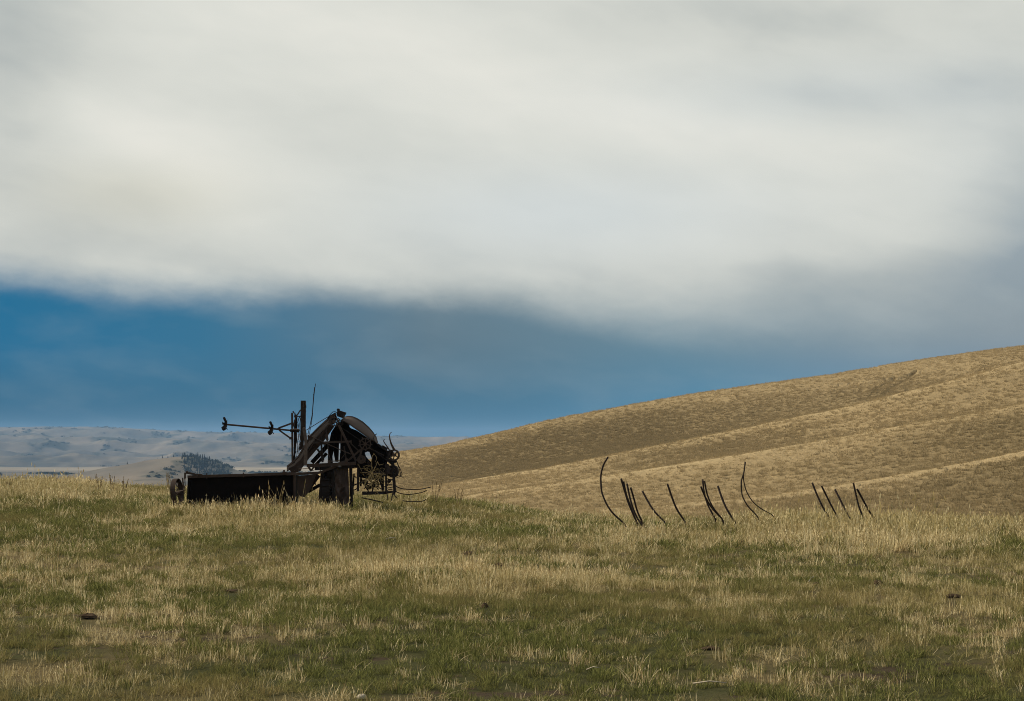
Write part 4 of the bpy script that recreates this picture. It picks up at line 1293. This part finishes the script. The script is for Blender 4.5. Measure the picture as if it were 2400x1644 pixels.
part('bundle_tine', MB().tube(crv([(921, 1129), (925, 1136), (930, 1141), (943, 1146), (971, 1148), (992, 1146), (1010, 1142)], -.1, -.5), W(1.15), 6), M_steel)
part('bundle_tine', MB().tube(crv([(922, 1148), (930, 1153.6), (943, 1158), (959, 1159.3), (983, 1156), (992, 1153.6), (999.5, 1150)], -.1, -.5), W(1.15), 6), M_steel)
part('bundle_tine', MB().tube(crv([(944, 1174), (959, 1176), (984, 1175.8), (993, 1174), (998.5, 1171.5)], -.2, -.6), W(1.1), 6), M_steel)
part('bundle_tine', MB().tube(crv([(848, 1167), (862, 1170), (876, 1173), (897, 1178)], -.3, -.5), W(1.5), 6), M_steel)
part('coil_spring', MB().tube(crv([(906, 1132), (911, 1128), (920, 1124)], 0, 0, 8), W(1.7), 6).tube(crv([(907, 1139), (911, 1136.5), (920, 1137)], 0, 0, 8), W(1.5), 6)
     .tube(crv([(907, 1151), (911, 1148), (920, 1147.5)], 0, 0, 8), W(1.1), 6).tube(crv([(897, 1143), (903, 1140), (912, 1131)], 0, 0, 8), W(1.1), 6))
part('bottom_beam', MB().bar(Q(849, 1156.5, -.05), Q(903, 1155.5, -.05), W(8), .08, W(7)).bar(Q(902, 1155.5, -.05), Q(921, 1153, -.05), W(7), .08, W(4)), M_dark)
part('spring_tooth', MB().tube(crv([(858, 1128), (861, 1140), (864, 1153)], .1, .1, 8), W(1.3), 6), M_dark)
part('spring_tooth', MB().tube(crv([(884, 1124), (886, 1140), (893, 1147)], .1, .1, 8), W(1.3), 6), M_dark)
part('spring_tooth', MB().tube(crv([(871, 1126), (870, 1136), (874, 1144)], .1, .1, 8), W(1.8), 6), M_dark)
part('slat_guard', MB().bar(Q(861, 1080, -.1), Q(872, 1090, -.1), W(1.2), .02).bar(Q(861, 1083.5, -.1), Q(871, 1092, -.1), W(1.2), .02).bar(Q(861, 1087, -.1), Q(870, 1095, -.1), W(1.0), .02), M_board)

for a_, b_, w_, d_ in (((846, 1121), (862, 1150), 2.6, .2), ((853, 1146), (880, 1126), 2.2, .15), ((878, 1128), (872, 1154), 3.2, .25), ((888, 1122), (898, 1152), 2.4, .2),
                       ((842, 1132), (900, 1136), 2.0, .3), ((864, 1124), (888, 1148), 2.2, .1), ((905, 1122), (920, 1126), 2.6, .1), ((906, 1145), (921, 1142), 2.0, .1)):
    part('packer_arm', MB().bar(Q(*a_, d_), Q(*b_, d_), W(w_), .04), M_dark)
for c_, r_c, d_ in (((856, 1131), 7, .18), ((880, 1135), 8.5, .22), ((893, 1126), 6, .12), ((866, 1143), 5, .2), ((912, 1128), 4.5, .08)):
    part('gear_wheel', MB().ring(Q(*c_, d_), AY, W(r_c), .03, .03, 16).disc(Q(*c_, d_), AY, W(r_c * .45), .04, 8).bar(Q(c_[0] - r_c + 1, c_[1], d_), Q(c_[0] + r_c - 1, c_[1], d_), W(1.8), .02)
         .bar(Q(c_[0], c_[1] - r_c + 1, d_), Q(c_[0], c_[1] + r_c - 1, d_), W(1.8), .02), M_dark)
for a_, b_, w_, d_ in (((800, 1010), (800, 1040), 2.2, .2), ((822, 1040), (846, 1062), 2.4, .1), ((806, 1046), (812, 1082), 2.6, .1), ((864, 1050), (900, 1068), 2.4, .1), ((838, 1100), (838, 1120), 2.4, 0), ((756, 1120), (784, 1146), 3, .1), ((752, 1150), (784, 1128), 3, .15)):
    part('inner_strut', MB().bar(Q(*a_, d_), Q(*b_, d_), W(w_), .04), M_rust)

# dry vine tangled in the machine (it hangs on it: a thing of its own)
M_vine = metal_mat('dry_vine', (0.30, 0.21, 0.09), (0.50, 0.37, 0.18), 0.9, .1, 20, (0.14, .09, .04))
vb = MB(); r = np.random.default_rng(12)
vines = [[(873, 1112), (871, 1095), (870.5, 1080), (873, 1070), (878, 1064)], [(873, 1108), (880, 1095), (884, 1082)], [(872.5, 1110), (868, 1112), (858, 1108), (848, 1108)],
         [(873, 1111), (885, 1110), (897, 1112), (905, 1112)], [(872, 1108), (863, 1120), (856, 1128), (858, 1140)], [(872, 1115), (871, 1130), (872, 1145)],
         [(874, 1114), (878, 1128), (881, 1148), (888, 1160)], [(871, 1112), (862, 1125), (850, 1145), (833, 1158)], [(877, 1112), (886, 1116), (893, 1120), (899, 1124)],
         [(873, 1108), (862, 1104), (852, 1095)], [(879, 1132), (884, 1139), (892, 1143)], [(858, 1128), (866, 1120), (875, 1118)], [(846, 1150), (853, 1140), (856, 1128)], [(884, 1082), (890, 1090), (898, 1088)],
         [(875, 1106), (872, 1115), (876, 1117), (873, 1119)]]
for vv_ in vines:
    c = crv([(a + r.normal() * .5, b + r.normal() * .5) for a, b in vv_], -.32, -.34 + r.normal() * .05, 12)
    vb.tube(c, W(.62), 5, W(.4))
for k in range(90):
    a = np.array([r.normal(872, 14), r.normal(1118, 15)]); ang = r.uniform(0, 6.28); ln = r.uniform(6, 22)
    b = a + ln * np.array([math.cos(ang), math.sin(ang)]); mid_ = (a + b) / 2 + r.normal(0, 4, 2)
    dd_ = r.uniform(-.3, .1)
    vb.tube(crv([tuple(a), tuple(mid_), tuple(b)], dd_, dd_ + .1, 6), W(.36), 4)
vine = vb.build('dry_vine', M_vine, None)
tag(vine, 'tangle of dry golden vine stems caught in the right end of the rusty binder', 'vine')

# ------------------------------------------------------------------ curved rods standing in the grass
YR = 33.0
rods = [
    ([(1425, 1071.5), (1413, 1094), (1408, 1120), (1409.5, 1148), (1417, 1172), (1432, 1198), (1462, 1227)], 2.0, 'tallest curved iron rod, bowed like a C, at the left end of the row'),
    ([(1455.7, 1122), (1462.6, 1146), (1473, 1179), (1485, 1208), (1497, 1235)], 2.2, 'thick dark rod, tallest of the tight cluster just right of the big C shaped rod'),
    ([(1461.8, 1129), (1467.8, 1157), (1478, 1186), (1492, 1212), (1507, 1230)], 1.5, 'thin rod pressed against the tallest rod of the left cluster'),
    ([(1469.5, 1134), (1474.7, 1160), (1483.3, 1191), (1495, 1217), (1504, 1231)], 2.0, 'third rod of the left cluster, between the pressed pair and the shortest one'),
    ([(1478, 1143), (1485, 1167), (1493.6, 1198), (1508, 1229)], 2.0, 'shortest and rightmost rod of the left cluster'),
    ([(1505.6, 1151.5), (1517.7, 1174), (1533, 1198), (1557, 1223)], 2.1, 'single short rod leaning left beside a dark green clump, right of the left cluster'),
    ([(1564, 1134), (1572.8, 1160), (1584.8, 1191), (1604, 1221)], 2.1, 'lone rod with its lower end lost in a reddish tuft, midway between the two clusters'),
    ([(1642.5, 1141), (1654, 1167), (1668, 1190), (1692, 1216)], 1.9, 'lowest topped rod of the middle cluster, crossing behind the other two'),
    ([(1646.8, 1124), (1650, 1153), (1658, 1181), (1676, 1216)], 2.0, 'highest topped rod of the middle cluster of three'),
    ([(1651, 1127.5), (1657, 1157), (1669, 1186), (1691, 1215)], 1.7, 'rightmost rod of the middle cluster, just beside its highest rod'),
    ([(1682.6, 1139.5), (1690, 1162), (1702, 1191), (1724, 1227)], 2.2, 'single rod standing just left of the tall wishbone pair'),
    ([(1746.5, 1082.4), (1743.9, 1105), (1737.3, 1132.6), (1738.7, 1156.7), (1750, 1182.5), (1773, 1208)], 1.5, 'left thin rod of the tall wishbone shaped pair'),
    ([(1747.2, 1083), (1742.6, 1118.8), (1746.5, 1143), (1760, 1170.5), (1780, 1190), (1808, 1206)], 1.2, 'right thin rod of the tall wishbone shaped pair, sweeping far right'),
    ([(1903.6, 1131.8), (1913.4, 1156.7), (1927, 1186), (1943, 1214)], 2.1, 'leftmost straight rod of the right hand group'),
    ([(1925.5, 1139.5), (1935.8, 1160), (1949.6, 1187.7), (1966, 1217)], 2.0, 'second straight rod from the left in the right hand group'),
    ([(1957, 1147.8), (1968.5, 1170.5), (1980.6, 1194.6), (1993, 1215)], 2.1, 'third and lowest topped rod, alone in the middle of the right hand group'),
    ([(2000, 1132), (2005.5, 1156.7), (2013, 1187.7), (2028, 1223)], 2.0, 'steeper rod of the touching pair at the right end of the row'),
    ([(2009, 1147), (2020, 1167), (2034, 1193), (2052, 1221)], 2.1, 'last rod on the right, leaning away from its steeper neighbour')]
for i, (pts, r_, lab) in enumerate(rods):
    a = np.array(pts, float)
    k = np.arange(len(a), dtype=float); t = np.linspace(0, len(a) - 1, 22)
    xs_ = pchip(k, a[:, 0].copy(), t); ys_ = pchip(k, a[:, 1].copy(), t)
    Y0 = YR + (i % 3 - 1) * .25
    dep = np.array([.25, .0, -.25, .15, -.1])[i % 5]
    wp = [P(xx, y_, Y0 + dep * (1 - q / (len(a) - 1))) for xx, y_, q in zip(xs_, ys_, t)]
    e_ = wp[-1] + (wp[-1] - wp[-3]) * np.array([.5, .5, 1.0])
    gz = float(ground_z(wp[-1][0], wp[-1][1])) - .15
    step_ = (wp[-1] - wp[-3]) * .5; step_[2] -= .03
    while e_[2] > gz: e_ = e_ + step_
    wp.append(e_)
    o = empty('curved_rod', tuple(e_))
    rr = r_ * 1.12 / F * YR
    mb = MB().tube(wp, rr, 8, rr * .92)
    me_o = mb.build('curved_rod', M_steel, None, True)
    off = np.array(e_)
    me_o.data.transform(Matrix.Translation(-Vector(off))); me_o.location = e_
    bpy.data.objects.remove(o)
    tag(me_o, lab, 'iron rod', 'curved rods standing in the grass')

# ------------------------------------------------------------------ small things in the turf
M_dung = metal_mat('dry_dung', (0.035, 0.024, 0.015), (0.085, 0.058, 0.037), .95, .05, 14, (0.03, .018, .01))
M_stick = metal_mat('bleached_wood', (0.30, 0.26, 0.20), (0.45, 0.40, 0.32), .9, .1, 20, (0.25, .2, .14))


def on_ground(px, py):
    Y_ = 20.0
    for _ in range(60):
        p = P(px, py, Y_); g = float(ground_z(p[0], p[1]))
        Y_ = Y_ * (CAMZ - g) / max(CAMZ - p[2], 1e-3) * .5 + Y_ * .5
        if Y_ > 60: Y_ = 60
    p = P(px, py, Y_)
    return np.array([p[0], p[1], float(ground_z(p[0], p[1]))])


def clod(px, py, w_px, h_px, lab, seed):
    c = on_ground(px, py); s_ = c[1] / F
    r = np.random.default_rng(seed); mb = MB()
    nu, nv = 18, 7; vs, fs = [], []
    for j in range(nv):
        ph = j / (nv - 1) * math.pi / 2
        for i in range(nu):
            a = 2 * math.pi * i / nu
            k = 1 + r.normal() * .10 + .18 * math.sin(3 * a + seed)
            vs.append(c + np.array([math.cos(a) * math.cos(ph) * w_px / 2 * s_ * k, math.sin(a) * math.cos(ph) * w_px / 2 * s_ * k * .8, math.sin(ph) * h_px * s_ * 0.9 * (1 + r.normal() * .14) + .01]))
    for j in range(nv - 1):
        for i in range(nu): fs.append((j * nu + i, j * nu + (i + 1) % nu, (j + 1) * nu + (i + 1) % nu, (j + 1) * nu + i))
    mb.add(vs, fs)
    o = mb.build('dung_pat', M_dung, None, True)
    o.data.transform(Matrix.Translation(-Vector(c))); o.location = c
    tag(o, lab, 'dung pat', 'dark dung pats in the turf')


for k, a in enumerate(PATS):
    clod(*a, seed=60 + k)


def stick(a, b, r_px, lab):
    p, q = on_ground(*a), on_ground(*b); s_ = p[1] / F
    p = p + (0, 0, .035); q = q + (0, 0, .05)
    m_ = (p + q) / 2 + np.array([0, 0, .012])
    o = MB().tube([p, m_, q], r_px * s_, 6, r_px * s_ * .6).build('stick', M_stick, None, True)
    o.data.transform(Matrix.Translation(-Vector(p))); o.location = p
    tag(o, lab, 'stick', 'bleached sticks lying in the grass')


stick((1624, 1616), (1702, 1621), 1.6, 'long pale stick lying flat at the bottom edge, right of centre')
stick((902, 1270), (928, 1269), 1.6, 'short white stick in the grass below the binder')
stick((1895, 1372), (1908, 1362), 1.2, 'short pale stick propped up beside the small dark clod at right')
stick((1375, 1583), (1406, 1585), 1.5, 'short pale stick in the lower centre turf')
# pale stone at the lower edge
c = on_ground(848, 1640)
mb = MB(); r = np.random.default_rng(3)
vs, fs = [], []
for j in range(6):
    for i in range(12):
        a = 2 * math.pi * i / 12; ph = -.3 + j / 5 * (math.pi / 2 + .3)
        vs.append(np.array([math.cos(a) * math.cos(ph) * .028, math.sin(a) * math.cos(ph) * .018, math.sin(ph) * .018 + .012]) * (1 + r.normal() * .08))
for j in range(5):
    for i in range(12): fs.append((j * 12 + i, j * 12 + (i + 1) % 12, (j + 1) * 12 + (i + 1) % 12, (j + 1) * 12 + i))
o = mb.add(vs, fs).build('stone', M_stick, None, True); o.location = c
tag(o, 'small pale stone lying at the bottom edge left of centre', 'stone')

# tall dead seed stalks along the skyline
M_stalk = metal_mat('dead_stalk', (0.16, 0.115, 0.06), (0.28, 0.21, 0.11), .9, .1, 20, (.12, .08, .04))


def stalk(px, py_top, h_px, Y_, seed, lab, grp):
    p = P(px, py_top, Y_); gz = float(ground_z(p[0], Y_)); r = np.random.default_rng(seed)
    b = np.array([p[0], Y_, gz]); H = max(p[2] - gz, .25)
    e = empty('weed_plant', tuple(b))
    st, hd = MB(), MB()
    for k in range(5):
        lean = r.normal(0, .16, 2); hh = H * r.uniform(.7, 1.0)
        tip = b + (lean[0] * hh, lean[1] * hh, hh)
        st.tube([b + (0, 0, -.03), (b + tip) / 2 + (lean[0] * .03, 0, 0), tip], .007, 5, .004)
        for j in range(12):
            q = tip - (tip - b) * .45 * r.uniform(); d = r.normal(0, 1, 3); d /= np.linalg.norm(d); d2 = np.cross(d, r.normal(0, 1, 3)); d2 /= np.linalg.norm(d2)
            hd.add([q + d * .022, q + d2 * .010, q - d * .022, q - d2 * .010], [(0, 1, 2, 3)])
    st.build('stem', M_stalk, e); hd.build('seed_head', M_stalk, e)
    tag(e, lab, 'weed', grp)


for k, (px_, py_, lab) in enumerate([(236, 1110, 'dead brown weed on the left skyline, leftmost of the stalk row'), (264, 1104, 'tallest dead weed of the stalk row on the left skyline'),
                                     (290, 1116, 'short bushy dead weed, right end of the stalk row on the left skyline'), (395, 1098, 'slim dead weed rising behind the small outer wheel of the binder'),
                                     (20, 1122, 'low dead weed on the skyline by the left edge'), (1072, 1142, 'dead stalk on the skyline right of the trailing binder tines'),
                                     (1018, 1122, 'pale dead stalk behind the tips of the binder tines')]):
    stalk(px_, py_, 0, float(crest_y(P(px_, 1130, 46)[0])) - 2.0, 400 + k, lab, 'dead weed stalks on the skyline')

# ------------------------------------------------------------------ haze
hz_m = NT('valley_haze')
pv = hz_m.n('ShaderNodeVolumePrincipled')
pv.inputs['Color'].default_value = (0.36, 0.62, 1.0, 1)
pv.inputs['Density'].default_value = 6.2e-5
pv.inputs['Anisotropy'].default_value = 0.0
hz_m.t.links.new(pv.outputs[0], hz_m.out.inputs['Volume'])
x0, x1, y0, y1, z0, z1 = -9500, 9500, -60, 14500, -330, 115
zmin = min(float(fz.min()), float(Z.min()), float(HZ.min())) - 2
z0 = zmin; z1 = max(float(fz.max()), float(HZ.max())) + 12
hb = MB().box(((x0 + x1) / 2, (y0 + y1) / 2, (z0 + z1) / 2), (x1 - x0, y1 - y0, z1 - z0))
hob = hb.build('haze', hz_m.m, None); tag(hob, 'thin blue haze filling the valley', kind='stuff')
